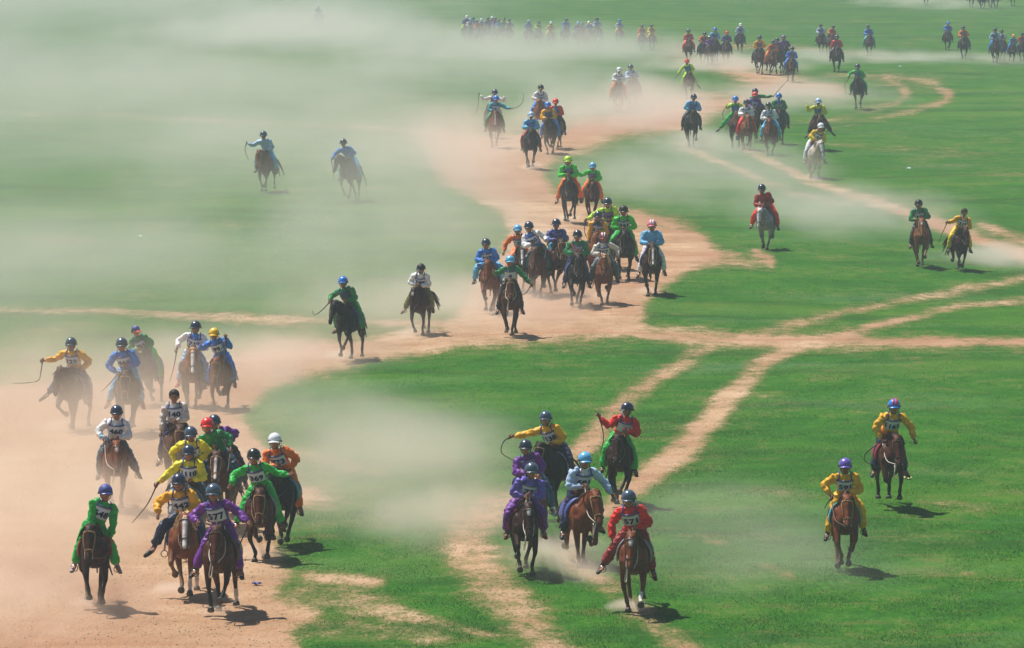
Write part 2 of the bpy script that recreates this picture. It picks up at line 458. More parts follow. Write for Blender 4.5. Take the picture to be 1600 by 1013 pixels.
def remesh(mb, name, vox, smooth=3, wrinkle=0.0, wf=11.0, seed=0.0):
    me = mb.mesh(name)
    o = bpy.data.objects.new('work', me); COL.objects.link(o)
    r = o.modifiers.new('r', 'REMESH'); r.mode = 'VOXEL'; r.voxel_size = vox; r.use_smooth_shade = True
    if smooth:
        q = o.modifiers.new('s', 'SMOOTH'); q.factor = 0.5; q.iterations = smooth
    dg = bpy.context.evaluated_depsgraph_get()
    out = bpy.data.meshes.new_from_object(o.evaluated_get(dg))
    bpy.data.objects.remove(o); bpy.data.meshes.remove(me)
    out.name = name
    if wrinkle:
        n = len(out.vertices); co = np.empty(n * 3, np.float32); no = np.empty(n * 3, np.float32)
        out.vertices.foreach_get('co', co); out.vertices.foreach_get('normal', no)
        co = co.reshape(-1, 3); no = no.reshape(-1, 3)
        d = np.array([noise.noise((p[0] * wf + seed, p[1] * wf, p[2] * wf * 1.5)) + 0.5 * noise.noise((p[0] * wf * 2.3, p[1] * wf * 2.3 + seed, p[2] * wf * 2.6)) for p in co.tolist()])
        co += no * (d * wrinkle)[:, None]
        out.vertices.foreach_set('co', co.ravel().astype(np.float32)); out.update()
    return out

def coords(me):
    co = np.empty(len(me.vertices) * 3, np.float32); me.vertices.foreach_get('co', co); return co.reshape(-1, 3)

def set_rgb(me, c):
    a = me.attributes.new('coat', 'FLOAT_COLOR', 'POINT')
    a.data.foreach_set('color', np.concatenate([c, np.ones((len(c), 1))], 1).astype(np.float32).ravel())

def near(co, a, b):
    """distance to segment ab and position along it"""
    a, b = np.array(a, float), np.array(b, float); d = b - a
    t = np.clip(((co - a) @ d) / (d @ d), 0, 1)
    return np.linalg.norm(co - a - t[:, None] * d, axis=1), t

# materials
def attr_mat(name, rough, spec, var, sc, bump=0.004, sheen=0.0):
    m, nt, bs, out = mat_new(name)
    N, L = nt.nodes, nt.links
    at = N.new('ShaderNodeAttribute'); at.attribute_name = 'coat'
    tc = N.new('ShaderNodeTexCoord'); nz = N.new('ShaderNodeTexNoise'); nz.inputs['Scale'].default_value = sc; nz.inputs['Detail'].default_value = 5
    L.new(tc.outputs['Object'], nz.inputs['Vector'])
    mr = N.new('ShaderNodeMapRange'); mr.inputs['From Min'].default_value = 0.3; mr.inputs['From Max'].default_value = 0.7
    mr.inputs['To Min'].default_value = 1 - var; mr.inputs['To Max'].default_value = 1 + var
    L.new(nz.outputs['Fac'], mr.inputs['Value'])
    vm = N.new('ShaderNodeVectorMath'); vm.operation = 'SCALE'
    L.new(at.outputs['Color'], vm.inputs[0]); L.new(mr.outputs[0], vm.inputs['Scale']); L.new(vm.outputs[0], bs.inputs['Base Color'])
    bs.inputs['Roughness'].default_value = rough; bs.inputs['Specular IOR Level'].default_value = spec
    bp = N.new('ShaderNodeBump'); bp.inputs['Distance'].default_value = bump; bp.inputs['Strength'].default_value = 0.6
    n2 = N.new('ShaderNodeTexNoise'); n2.inputs['Scale'].default_value = sc * 6; L.new(tc.outputs['Object'], n2.inputs['Vector'])
    L.new(n2.outputs['Fac'], bp.inputs['Height']); L.new(bp.outputs[0], bs.inputs['Normal'])
    return m
M_COAT = attr_mat('horse_coat', 0.55, 0.16, 0.35, 5.0)
M_SKIN = attr_mat('skin', 0.5, 0.4, 0.08, 8.0, 0.001)
_mc = {}
def cmat(kind, c):
    key = (kind, c)
    if key in _mc: return _mc[key]
    m, nt, bs, out = mat_new(kind)
    N, L = nt.nodes, nt.links
    rough, spec, var, sc, bump, coat = {'cloth': (0.5, 0.4, 0.22, 9, 0.012, 0), 'shell': (0.3, 0.5, 0.06, 5, 0.0, 0.4), 'hair': (0.6, 0.3, 0.35, 22, 0.01, 0),
                                  'leather': (0.5, 0.4, 0.2, 14, 0.003, 0), 'metal': (0.35, 0.5, 0.05, 8, 0, 0), 'print': (0.6, 0.2, 0.05, 9, 0, 0), 'wood': (0.55, 0.3, 0.2, 12, 0.002, 0)}[kind]
    tc = N.new('ShaderNodeTexCoord'); nz = N.new('ShaderNodeTexNoise'); nz.inputs['Scale'].default_value = sc; nz.inputs['Detail'].default_value = 4
    L.new(tc.outputs['Object'], nz.inputs['Vector'])
    r = N.new('ShaderNodeValToRGB'); e = r.color_ramp.elements; e[0].position = 0.3; e[1].position = 0.7
    e[0].color = (*[x * (1 - var) for x in c], 1); e[1].color = (*[min(1, x * (1 + var)) for x in c], 1)
    L.new(nz.outputs['Fac'], r.inputs[0]); L.new(r.outputs[0], bs.inputs['Base Color'])
    bs.inputs['Roughness'].default_value = rough; bs.inputs['Specular IOR Level'].default_value = spec
    bs.inputs['Coat Weight'].default_value = coat; bs.inputs['Coat Roughness'].default_value = 0.12
    if kind == 'metal': bs.inputs['Metallic'].default_value = 0.9
    if bump:
        bp = N.new('ShaderNodeBump'); bp.inputs['Distance'].default_value = bump; bp.inputs['Strength'].default_value = 0.7
        n2 = N.new('ShaderNodeTexNoise'); n2.inputs['Scale'].default_value = sc * 2.5; n2.inputs['Detail'].default_value = 5; L.new(tc.outputs['Object'], n2.inputs['Vector'])
        L.new(n2.outputs['Fac'], bp.inputs['Height']); L.new(bp.outputs[0], bs.inputs['Normal'])
    _mc[key] = m
    return m

C = dict(green=(.010, .44, .050), dgreen=(.01, .23, .055), lime=(.48, .82, .012), bgreen=(.04, .66, .03), yellow=(.92, .58, .008), gold=(.90, .42, .006), lemon=(.80, .72, .012),
         orange=(.95, .17, .006), red=(.80, .015, .010), dred=(.30, .012, .015), purple=(.15, .018, .28), violet=(.15, .10, .50), blue=(.03, .21, .72), sky=(.12, .48, .82), lblue=(.42, .60, .85),
         indigo=(.06, .08, .32), navy=(.012, .022, .07), dark=(.012, .014, .022), black=(.006, .006, .008), white=(.82, .85, .92), cream=(.66, .60, .54), teal=(.02, .34, .42), slate=(.05, .085, .12),
         olive=(.16, .16, .04), lav=(.22, .16, .48), pink=(.85, .22, .28), cyan=(.05, .45, .60), jeans=(.04, .07, .18), brown=(.10, .05, .03), grey=(.30, .31, .34), helm=(.018, .035, .075), helmg=(.05, .09, .15), bib=(.68, .79, 1.0))
COAT = dict(bay=((.13, .036, .014), (.02, .010, .007), (.015, .009, .007)), dbay=((.055, .018, .010), (.014, .008, .006), (.010, .007, .006)), black=((.014, .011, .012), (.010, .008, .009), (.007, .006, .006)),
            chestnut=((.24, .075, .022), (.20, .07, .028), (.22, .075, .025)), light=((.36, .15, .055), (.33, .16, .07), (.30, .14, .06)), flaxen=((.27, .10, .034), (.32, .17, .09), (.70, .50, .28)),
            brown=((.085, .034, .017), (.04, .02, .012), (.03, .016, .010)), grey=((.34, .35, .37), (.13, .13, .15), (.22, .22, .24)), dun=((.50, .44, .36), (.22, .17, .13), (.46, .38, .30)), roan=((.17, .085, .06), (.07, .04, .03), (.06, .03, .02)))

for k_, v_ in list(COAT.items()):
    if k_ not in ('grey', 'dun'): COAT[k_] = (tuple(q * m_ for q, m_ in zip(v_[0], (.66, .50, .44) if k_ in ('flaxen', 'light', 'chestnut') else (.52, .42, .38))), tuple(q * .6 for q in v_[1]), tuple(q * (.9 if k_ == 'flaxen' else .6) for q in v_[2]))

# leg poses, degrees forward of straight down: front = upper, cannon, pastern; hind = thigh, gaskin, cannon, pastern
FRONT = dict(stand=(6, -2, 22), reach=(42, 34, 55), fold=(52, -48, -80), tuck=(28, -78, -125), back=(-18, -32, -50), lift=(30, -20, -40))
HIND = dict(stand=(22, -32, 4, 30), under=(48, 2, 30, 50), push=(4, -52, -22, -10), fold=(35, -25, -62, -100), reach=(40, -14, 18, 45))
GAITS = [(('stand', 'fold'), ('push', 'under'), 0.0), (('reach', 'stand'), ('push', 'stand'), 0.0), (('tuck', 'stand'), ('under', 'fold'), 0.0), (('fold', 'lift'), ('under', 'reach'), 0.04),
         (('lift', 'tuck'), ('push', 'push'), 0.05), (('stand', 'back'), ('fold', 'under'), 0.0), (('back', 'reach'), ('push', 'fold'), 0.0), (('stand', 'lift'), ('stand', 'push'), 0.0)]

def dirv(a, side=0.0):
    a = math.radians(a); return np.array((math.sin(a), side, -math.cos(a)))

def make_horse(name, coat, gait, yaw, droop, vox, blaze, sockss, seed, mane_side=1, full=True):
    """yaw: sideways swing of the head (m, + = image right), droop: how low the head is carried; returns root, key points, lift"""
    rnd = random.Random(seed)
    root = bpy.data.objects.new(name, None); root.empty_display_size = 0.5; COL.objects.link(root)
    body, low, mane = COAT[coat]
    (fl, fr), (hl, hr), air = GAITS[gait]
    mb = MB()
    q = 10 if full else 8
    mb.tube([(-.76, 0, 1.06, .07, .08), (-.68, 0, 1.08, .17, .18), (-.52, 0, 1.07, .235, .25), (-.30, 0, 1.04, .25, .265), (-.05, 0, 1.0, .265, .285), (.18, 0, 1.0, .245, .29), (.36, 0, 1.03, .205, .28), (.50, 0, 1.06, .16, .23), (.60, 0, 1.07, .10, .14)], 14, 3)
    poll = np.array((.86 - .03 * droop, yaw * .75, 1.44 - .14 * droop))
    nb = np.array((.34, 0, 1.14))
    m1 = nb * .62 + poll * .38 + np.array((0, 0, .015)); m2 = nb * .3 + poll * .7 + np.array((0, 0, .03))
    mb.tube([(*nb, .135, .25), (*m1, .10, .205), (*m2, .078, .155), (*poll, .068, .115)], 12, 3)
    for s in (1, -1):
        mb.ball((.50, s * .080, .97), (.11, .088, .17), 12, 8)
        mb.ball((.36, s * .150, 1.04), (.13, .080, .20), 12, 8)
    # shoulders and haunches
    legs = []
    for s, (pf, ph) in ((1, (fl, hl)), (-1, (fr, hr))):
        a = FRONT[pf]
        sh = np.array((.42, s * .13, 1.02)); el = np.array((.37 + .06 * math.sin(math.radians(a[0])), s * .155, .88))
        kn = el + dirv(a[0]) * .33; fe = kn + dirv(a[1]) * .23; ho = fe + dirv(a[2]) * .10
        kn[1] = s * .15 + rnd.uniform(-.02, .02); fe[1] = s * rnd.uniform(.07, .13); ho[1] = fe[1] + rnd.uniform(-.03, .02) * s
        ul = el * .55 + kn * .45
        mb.tube([(*sh, .10, .15), (*el, .072, .10), (*ul, .062, .074), (*kn, .046, .050)], q, 3)
        mb.tube([(*kn, .047, .051), (*(kn * .55 + fe * .45), .032, .037), (*fe, .040, .042), (*(fe * .5 + ho * .5), .032, .034), (*ho, .040, .044)], q, 3)
        legs.append((kn, fe, ho, dirv(a[2])))
        a = HIND[ph]
        hp = np.array((-.50, s * .13, 1.06)); st = hp + dirv(a[0]) * .31; st[1] = s * .17
        hk = st + dirv(a[1]) * .33; hk[1] = s * rnd.uniform(.11, .15)
        fe = hk + dirv(a[2]) * .26; ho = fe + dirv(a[3]) * .10; fe[1] = s * rnd.uniform(.06, .13); ho[1] = fe[1]
        mb.tube([(*hp, .12, .20), (*st, .095, .14), (*(st * .5 + hk * .5), .06, .082), (*hk, .044, .056)], q, 3)
        mb.tube([(*hk, .044, .058), (*(hk * .55 + fe * .45), .034, .040), (*fe, .041, .043), (*(fe * .5 + ho * .5), .033, .035), (*ho, .041, .044)], q, 3)
        legs.append((hk, fe, ho, dirv(a[3])))
    # head along its own axis
    hd = np.array((.40 + .12 * droop * 0 + .04, yaw * .28, -.80 + .18 * (1 - droop) * 0)); hd /= np.linalg.norm(hd)
    sd = np.array((-hd[1], math.hypot(hd[0], hd[2]), 0.0)); sd /= np.linalg.norm(sd); up = np.cross(hd, sd); up = up if up[0] > 0 else -up
    H = lambda t, u=0.0, w=0.0: poll + hd * t + up * u + sd * w      # u: towards the forehead side, w: sideways
    mb.tube([(*H(-.04, .0), .062, .07), (*H(.06, .005), .085, .10), (*H(.17, -.01), .082, .105), (*H(.28, .012), .058, .075), (*H(.40, .02), .046, .054), (*H(.49, .015), .052, .056), (*H(.54, .0), .040, .042)], 12, 3, side=sd)
    mb.tube([(*H(.14, -.06), .055, .05), (*H(.26, -.04), .036, .036), (*H(.42, -.035), .03, .028), (*H(.50, -.04), .028, .02)], 8, 2, side=sd)
    for s in (1, -1):
        mb.tube([(*H(-.01, .0, s * .050), .028, .020), (*H(-.09, .01, s * .066), .026, .013), (*H(-.165, .005, s * .062), .007, .006)], 8, 2, side=sd)
        mb.ball(H(.13, .045, s * .068), (.022, .018, .022), 6, 4)
        mb.ball(H(.50, .035, s * .032), (.016, .016, .016), 6, 4)
    me = remesh(mb, 'body', vox, 2)
    co = coords(me)
    n = len(co)
    c = np.tile(np.array(body), (n, 1))
    c *= (1 + .18 * np.clip((co[:, 2:3] - 1.0) * 3, -1, .6))           # coat darker towards the belly and legs, lighter towards the back
    def blend(f, col):
        nonlocal c
        f = np.clip(f, 0, 1)[:, None]; c = c * (1 - f) + np.array(col) * f
    lows = []
    for i, (kn, fe, ho, _) in enumerate(legs):
        d1, t1 = near(co, kn, fe); d2, t2 = near(co, fe, ho)
        d = np.minimum(d1, d2); blend((.085 - d) / .03, low)
        if sockss & (1 << i):
            blend(((.06 - d2) / .01) * (co[:, 2] < 2), (.62, .58, .52)); blend(((.06 - d1) / .01) * (t1 > .55), (.62, .58, .52))
    dm, tm_ = near(co, H(.46), H(.54)); blend((.075 - dm) / .03, tuple(.35 * x + .012 for x in body))
    if coat in ('grey', 'dun'):
        dh, _ = near(co, poll, H(.54)); blend((.16 - dh) / .05, (.62, .62, .62))
        if coat == 'grey': blend(.5 - np.abs(co[:, 2] - .95) * 1.2, (.10, .10, .12))
    if blaze:
        w = {1: (.03, .13, .025), 2: (.04, .46, .016), 3: (.02, .50, .030)}[blaze]
        db, tb = near(co, H(w[0], .098), H(w[1], .066)); rel = (co - H(.2)) @ up
        blend(((w[2] + .016 - db) / .012) * (rel > .01), (.78, .76, .73))
    for s in (1, -1):
        d = np.linalg.norm(co - H(.13, .055, s * .085), axis=1); blend((.026 - d) / .008, (.006, .005, .005))
        d = np.linalg.norm(co - H(.51, .045, s * .036), axis=1); blend((.018 - d) / .006, (.012, .008, .008))
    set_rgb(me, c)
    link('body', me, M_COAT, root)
    # hooves
    for kn, fe, ho, dv in legs:
        hb = MB(); e = ho + dv * .07
        fwd = np.array((-dv[2], 0, dv[0])) * .012
        hb.tube([(*(ho + dv * .012), .045, .048), (*(e + fwd), .058, .064)], 10, 1, cap=0.05)
        link('hoof', hb.mesh('hoof', False), cmat('leather', (.055, .045, .04) if coat != 'dun' else (.2, .18, .15)), root)
    # mane, forelock and tail: many tapering locks
    def lock(mb_, p, pts, r): mb_.tube([(*(p + np.array(o)), r * (1 - .75 * i / (len(pts) - 1)), r * .5 * (1 - .75 * i / (len(pts) - 1))) for i, o in enumerate(pts)], 5, 2, cap=0)
    mm = MB()
    nl = 30 if full else 12
    for i in range(nl):
        t = (i + rnd.random()) / nl
        base = nb * (1 - t) + poll * t
        base = base + np.array((-.09, 0, .19)) * (1 - t) + np.array((-.03, 0, .085)) * t
        sgn = mane_side if rnd.random() < .8 else -mane_side
        L_ = rnd.uniform(.12, .24)
        back = rnd.uniform(-.16, -.02)
        lock(mm, base, [(0, 0, -.03), (back * .4, sgn * .05, .035 * rnd.random()), (back, sgn * (.10 + rnd.uniform(-.03, .05)), -L_ * .35), (back * 1.4, sgn * (.14 + rnd.uniform(-.03, .06)), -L_)], .032 if full else .045)
    link('mane', mm.mesh('mane'), cmat('hair', mane), root)
    fm_ = MB()
    for i in range(7 if full else 4):
        w = rnd.uniform(-.035, .035)
        b0 = H(-.03, .06, w * .5)
        lock(fm_, b0, [(0, 0, 0), tuple(up * .03 + hd * .03), tuple(up * rnd.uniform(.0, .03) + hd * rnd.uniform(.07, .14) + sd * w)], .022)
    for i in range(4): lock(fm_, H(-.04, .0, 0), [(0, 0, 0), (-.04, rnd.uniform(-.05, .05), .06), (-.12, rnd.uniform(-.08, .08), .05 + rnd.random() * .06)], .03)
    link('forelock', fm_.mesh('forelock'), cmat('hair', mane), root)
    tl = MB(); sw = rnd.uniform(-.25, .25)
    for i in range(10 if full else 4):
        a, b = rnd.uniform(-.07, .07), rnd.uniform(-.1, .1)
        lock(tl, np.array((-.74, 0, 1.12)), [(0, 0, 0), (-.16, sw * .2, .05), (-.36, sw * .6 + a, -.10 + b), (-.52, sw + a * 2, -.42 + b * 2)], .05)
    link('tail', tl.mesh('tail'), cmat('hair', tuple(x * .9 for x in mane)), root)
    return root, dict(H=H, hd=hd, sd=sd, up=up, poll=poll, legs=legs, air=air)

def make_tack(root, K, col, rope, full, hands, feet, blanket):
    H = K['H']
    tb = MB()
    def ring(t, a, b, u0, r=.011):
        P = [H(t, u0 + b * math.sin(x), a * math.cos(x)) for x in np.linspace(0, 2 * math.pi, 13)]
        tb.tube([(*p, r) for p in P], 5, 1, cap=0)
    ring(.36, .060, .075, .0); 
    for s in (1, -1):
        tb.tube([(*H(.36, -.01, s * .062), .010), (*H(.18, .02, s * .094), .010), (*H(.02, .0, s * .088), .010), (*H(-.045, -.01, s * .03), .010)], 5, 2, cap=0)
        tb.tube([(*H(.46, -.01, s * .058), .010), (*H(.36, -.02, s * .062), .010)], 5, 1, cap=0)
    tb.tube([(*H(.04, .02, -.092), .010), (*H(.045, .085, -.05), .010), (*H(.045, .10, 0), .010), (*H(.045, .085, .05), .010), (*H(.04, .02, .092), .010)], 5, 2, cap=0)
    br = link('bridle', tb.mesh('bridle'), cmat('leather', col), root)
    for s in (1, -1):
        bit = MB()
        c0 = H(.46, -.02, s * .062)
        bit.tube([(*(c0 + np.array((0, 0, 1)) * .022 * math.sin(x) + K['hd'] * .022 * math.cos(x)), .006) for x in np.linspace(0, 6.283, 9)], 5, 1, cap=0)
        if full: link('bit_ring', bit.mesh('bit_ring'), cmat('metal', (.6, .6, .6)), br)
    rn = MB()
    for s in (1, -1):
        a = H(.47, -.02, s * .066); b = np.array(hands[0 if s < 0 else 1]); m_ = (a + b) / 2 + np.array((0, s * .05, -.13))
        rn.tube([(*a, .0085), (*m_, .0085), (*b, .0085)], 5, 4, cap=0)
    if rope:
        a = H(.47, -.04, -.05)
        rn.tube([(*a, .010), (*(a + np.array((-.02, -.04, -.20))), .010), (*(a + np.array((-.12, -.02, -.24))), .010), (*(a + np.array((-.2, .0, -.02))), .010)], 5, 4, cap=0)
    link('reins', rn.mesh('reins'), cmat('leather', (.55, .50, .42) if rope else (.10, .06, .04)), root)
    # blanket, saddle, stirrups
    sb = MB()
    def bl(off):
        def f(u, v):
            an = math.radians(-105 + 210 * u); x = -.34 + .52 * v
            ry = .262 - .1 * max(0, x - .1); rz = .292
            return (x, (ry + off) * math.sin(an), 1.005 + (rz + off) * math.cos(an))
        return f
    sb.grid(bl(.030), 16 if full else 8, 4, bl(.004))
    bk = link('saddle_blanket', sb.mesh('saddle_blanket'), cmat('cloth', blanket), root)
    s2 = MB()
    s2.tube([(-.28, 0, 1.40, .13, .03), (-.24, 0, 1.37, .15, .03), (-.12, 0, 1.335, .13, .03), (.02, 0, 1.34, .12, .03), (.10, 0, 1.37, .11, .03), (.15, 0, 1.44, .08, .022)], 10, 2)
    sa = link('saddle', s2.mesh('saddle'), cmat('leather', (.09, .03, .02)), root)
    for s, ft in zip((-1, 1), feet):
        st = MB(); ft = np.array(ft)
        st.tube([(-.02, s * .15, 1.33, .018, .006), (0, s * .29, 1.12, .018, .006), (*(ft + np.array((0, 0, .10))), .016, .006)], 5, 3, cap=0)
        st.tube([(*(ft + np.array((.0, .055 * math.cos(x), .045 + .055 * math.sin(x)))), .009) for x in np.linspace(0, 6.283, 11)], 5, 1, cap=0)
        link('stirrup', st.mesh('stirrup'), cmat('metal', (.35, .33, .30)), sa)

def ik(a, b, l1, l2, hint):
    a, b, hint = (np.array(v, float) for v in (a, b, hint))
    d = b - a; L_ = np.linalg.norm(d); mx = (l1 + l2) * .995
    if L_ > mx: b = a + d / L_ * mx; d = b - a; L_ = mx
    if L_ < abs(l1 - l2) + .02: L_ = abs(l1 - l2) + .02
    x = (l1 * l1 - l2 * l2 + L_ * L_) / (2 * L_); h = math.sqrt(max(l1 * l1 - x * x, 0))
    u = d / (np.linalg.norm(d) + 1e-9); w = hint - u * hint.dot(u); w /= np.linalg.norm(w) + 1e-9
    return a + u * x + w * h, b

_txt = {}
def text_mesh(s):
    if s in _txt: return _txt[s]
    cu = bpy.data.curves.new('t', 'FONT'); cu.body = s; cu.size = 1.0; cu.offset = 0.04; cu.resolution_u = 3
    cu.align_x = 'CENTER'; cu.align_y = 'CENTER'; cu.space_character = 1.04
    o = bpy.data.objects.new('t', cu); COL.objects.link(o)
    me = bpy.data.meshes.new_from_object(o.evaluated_get(bpy.context.evaluated_depsgraph_get()))
    V = coords(me).copy(); F = [tuple(p.vertices) for p in me.polygons]
    bpy.data.objects.remove(o); bpy.data.curves.remove(cu); bpy.data.meshes.remove(me)
    V[:, 0] -= (V[:, 0].max() + V[:, 0].min()) / 2; V[:, 1] -= (V[:, 1].max() + V[:, 1].min()) / 2
    k = 1.0 / (V[:, 1].max() - V[:, 1].min()); V[:, :2] *= k
    _txt[s] = (V, F)
    return _txt[s]

def make_person(e, lean_y, fwd_lean, hands, feet, vox, seed, full):
    """rider in the saddle frame; returns body object. hands/feet: [image-left, image-right] targets, local metres"""
    rnd = random.Random(seed)
    jk, tr, hel = e['jk'], e['tr'], e['hel']
    P = np.array((-.10, 0, 1.42)); N_ = np.array((.02 + fwd_lean, lean_y, 1.79 - fwd_lean * .12))
    ax = (N_ - P) / np.linalg.norm(N_ - P)
    sy = np.array((0, 1.0, 0)) - ax * ax[1]; sy /= np.linalg.norm(sy); fx = np.cross(sy, ax)
    look = math.radians(e.get('look', 0))
    tilt = e.get('tilt', 0.0)
    hc = N_ + np.array((.045, lean_y * .1 + tilt, .155))
    hf = np.array((math.cos(look), math.sin(look), -.12)); hf /= np.linalg.norm(hf)
    hs = np.cross((0, 0, 1), hf); hs /= np.linalg.norm(hs); hu = np.cross(hf, hs)
    Q = lambda f, s, u: hc + hf * f + hs * s + hu * u
    S = [N_ + sy * s * .165 - ax * .035 for s in (-1, 1)]
    HP = [P + sy * s * .085 for s in (-1, 1)]
    arms, lg = [], []
    for i, s in enumerate((-1, 1)):
        el, wr = ik(S[i], hands[i], .255, .235, (-.35, s * .9, -.55) if hands[i][2] < 1.75 else (-.3, s * .3, -.9))
        kn, an = ik(HP[i], feet[i] + np.array((-.03, 0, .07)), .37, .36, (1.0, s * .55, .35))
        arms.append((el, wr)); lg.append((kn, an))
    # body: one continuous surface
    b = MB()
    b.tube([(*(P - ax * .04), .12, .09), (*(P + ax * .12), .115, .08), (*(P + ax * .27), .135, .09), (*(N_ - ax * .04), .12, .07), (*(N_ + ax * .01), .05, .05)], 12, 3)
    b.tube([(*(N_ - ax * .03), .045, .048), (*(N_ + np.array((.02, 0, .06))), .042, .045), (*Q(-.01, 0, -.04), .045, .05)], 10, 2)
    b.tube([(*Q(-.005, 0, .115), .05, .055), (*Q(-.005, 0, .07), .080, .092), (*Q(.0, 0, .0), .082, .095), (*Q(.012, 0, -.05), .070, .078), (*Q(.03, 0, -.095), .038, .045)], 12, 3, side=hs)
    b.tube([(*Q(.088, 0, .025), .012, .010), (*Q(.102, 0, -.005), .014, .012), (*Q(.108, 0, -.022), .019, .012)], 8, 2, side=hs)
    b.tube([(*Q(.080, -.022, -.052), .010, .008), (*Q(.094, 0, -.050), .012, .011), (*Q(.080, .022, -.052), .010, .008)], 6, 2)
    b.tube([(*Q(.080, -.055, .040), .010, .010), (*Q(.092, 0, .045), .010, .010), (*Q(.080, .055, .040), .010, .010)], 6, 2)
    for s in (1, -1):
        b.ball(Q(-.005, s * .086, -.005), (.016, .010, .028), 8, 5)
        b.ball(Q(.062, s * .045, -.025), (.022, .02, .022), 8, 5)
    for i, s in enumerate((-1, 1)):
        el, wr = arms[i]
        b.tube([(*(S[i] - sy * s * .05), .045), (*S[i], .045), (*el, .034), (*wr, .024)], 8, 3)
        d = wr - el; d = d / np.linalg.norm(d)
        b.tube([(*(wr - d * .02), .022, .017), (*(wr + d * .04), .034, .016), (*(wr + d * .075), .034, .016)], 8, 2, side=(0, 0, 1))
        kn, an = lg[i]
        b.tube([(*HP[i], .085), (*(HP[i] * .5 + kn * .5), .07), (*kn, .052), (*(kn * .5 + an * .5), .048), (*an, .033)], 10, 2)
        b.tube([(*an, .034), (*(an + np.array((.05, 0, -.045))), .034, .03), (*(an + np.array((.14, s * .03, -.055))), .032, .02)], 8, 2)
    me = remesh(b, 'person', vox, 1)
    if full:  # five separate fingers on each hand, rooted in the palm and curled
        fb = MB()
        for i, s in enumerate((-1, 1)):
            el, wr = arms[i]; d = (wr - el) / np.linalg.norm(wr - el)
            zz = np.array((0, 0, 1.0)) - d * d[2]; zz = zz / (np.linalg.norm(zz) + 1e-6) if np.linalg.norm(zz) > .1 else np.array((1.0, 0, 0))
            nn = np.cross(d, zz) * -s
            for k, Lf in enumerate((.030, .036, .034, .027)):
                r0 = wr + d * .070 + zz * (.027 - .018 * k)
                fb.tube([(*(r0), .0095), (*(r0 + d * Lf), .009), (*(r0 + d * Lf + nn * Lf * .9), .0085), (*(r0 + d * Lf * .15 + nn * Lf * 1.15), .008)], 6, 2)
            r0 = wr + d * .028 + zz * .026
            fb.tube([(*r0, .011), (*(r0 + d * .025 + zz * .02 + nn * .010), .010), (*(r0 + d * .055 + zz * .012 + nn * .03), .0085)], 6, 2)
        V0 = coords(me); F0 = [tuple(p.vertices) for p in me.polygons]; n0 = len(V0)
        nm = new_mesh('person', np.concatenate([V0, np.array(fb.V, np.float32)]), F0 + [tuple(i + n0 for i in f) for f in fb.F], True)
        bpy.data.meshes.remove(me); me = nm
    co = coords(me)
    sk = np.array(e.get('skin', (.34, .15, .085)))
    c = np.tile(sk, (len(co), 1))
    def dot(p, r, col):
        nonlocal c
        f = np.clip((r - np.linalg.norm(co - p, axis=1)) / (r * .4), 0, 1)[:, None]; c = c * (1 - f) + np.array(col) * f
    for s in (1, -1):
        dot(Q(.085, s * .036, .018), .017, (.015, .008, .006)); dot(Q(.09, s * .036, .044), .014, (.03, .015, .01)); dot(Q(.07, s * .05, -.03), .03, (.42, .14, .09))
    for k_ in (-.018, 0, .018): dot(Q(.09, k_, -.053), .013, (.25, .05, .04))
    set_rgb(me, c)
    body = link('person', me, M_SKIN)
    wv = vox * 1.25
    # jacket
    j = MB()
    puff = e.get('puff', 1.0)
    j.tube([(*(P - ax * .05), .150 * puff, .115), (*(P + ax * .08), .150 * puff, .115), (*(P + ax * .2), .155 * puff, .115), (*(P + ax * .30), .165, .11), (*(N_ - ax * .045), .145, .09), (*(N_ - ax * .0), .070, .070), (*(N_ + ax * .03), .058, .058)], 14, 3)
    sl = e.get('sl')
    sleeves = MB() if sl else j
    for i, s in enumerate((-1, 1)):
        el, wr = arms[i]
        sleeves.tube([(*(S[i] - sy * s * .06 + ax * .0), .074), (*(S[i] + sy * s * .01), .080), (*(S[i] * .5 + el * .5), .074), (*el, .068), (*(el * .5 + wr * .5), .064), (*(el * .2 + wr * .8), .058), (*(el * .06 + wr * .94), .040)], 10, 3)
    link('jacket', remesh(j, 'jacket', wv, 1, .022, 12, seed), cmat('cloth', C[jk]), body)
    if sl:
        for_ = link('sleeves', remesh(sleeves, 'sleeves', wv, 1, .020, 13, seed), cmat('cloth', C[sl]), body)
    if e.get('cuff'):
        for i, s in enumerate((-1, 1)):
            el, wr = arms[i]; cb = MB()
            cb.tube([(*(el * .42 + wr * .58), .056), (*(el * .14 + wr * .86), .047)], 10, 1, cap=.05)
            link('cuff', cb.mesh('cuff'), cmat('cloth', C[e['cuff']]), body)
    if e.get('sash'):
        sb = MB()
        sb.tube([(*(P + ax * .03), .162, .128), (*(P + ax * .12), .165, .130)], 14, 1, cap=.05)
        link('sash', sb.mesh('sash'), cmat('cloth', C[e['sash']]), body)
    # trousers
    t = MB()
    t.tube([(*(P - ax * .07), .14, .12), (*(P + ax * .06), .135, .105)], 12, 1)
    for i, s in enumerate((-1, 1)):
        kn, an = lg[i]
        t.tube([(*HP[i], .105), (*(HP[i] * .5 + kn * .5), .102), (*kn, .086), (*(kn * .5 + an * .5), .084), (*(kn * .18 + an * .82), .074), (*(kn * .1 + an * .9), .05)], 10, 3)
    link('trousers', remesh(t, 'trousers', wv, 1, .020, 12, seed + 3), cmat('cloth', C[tr]), body)
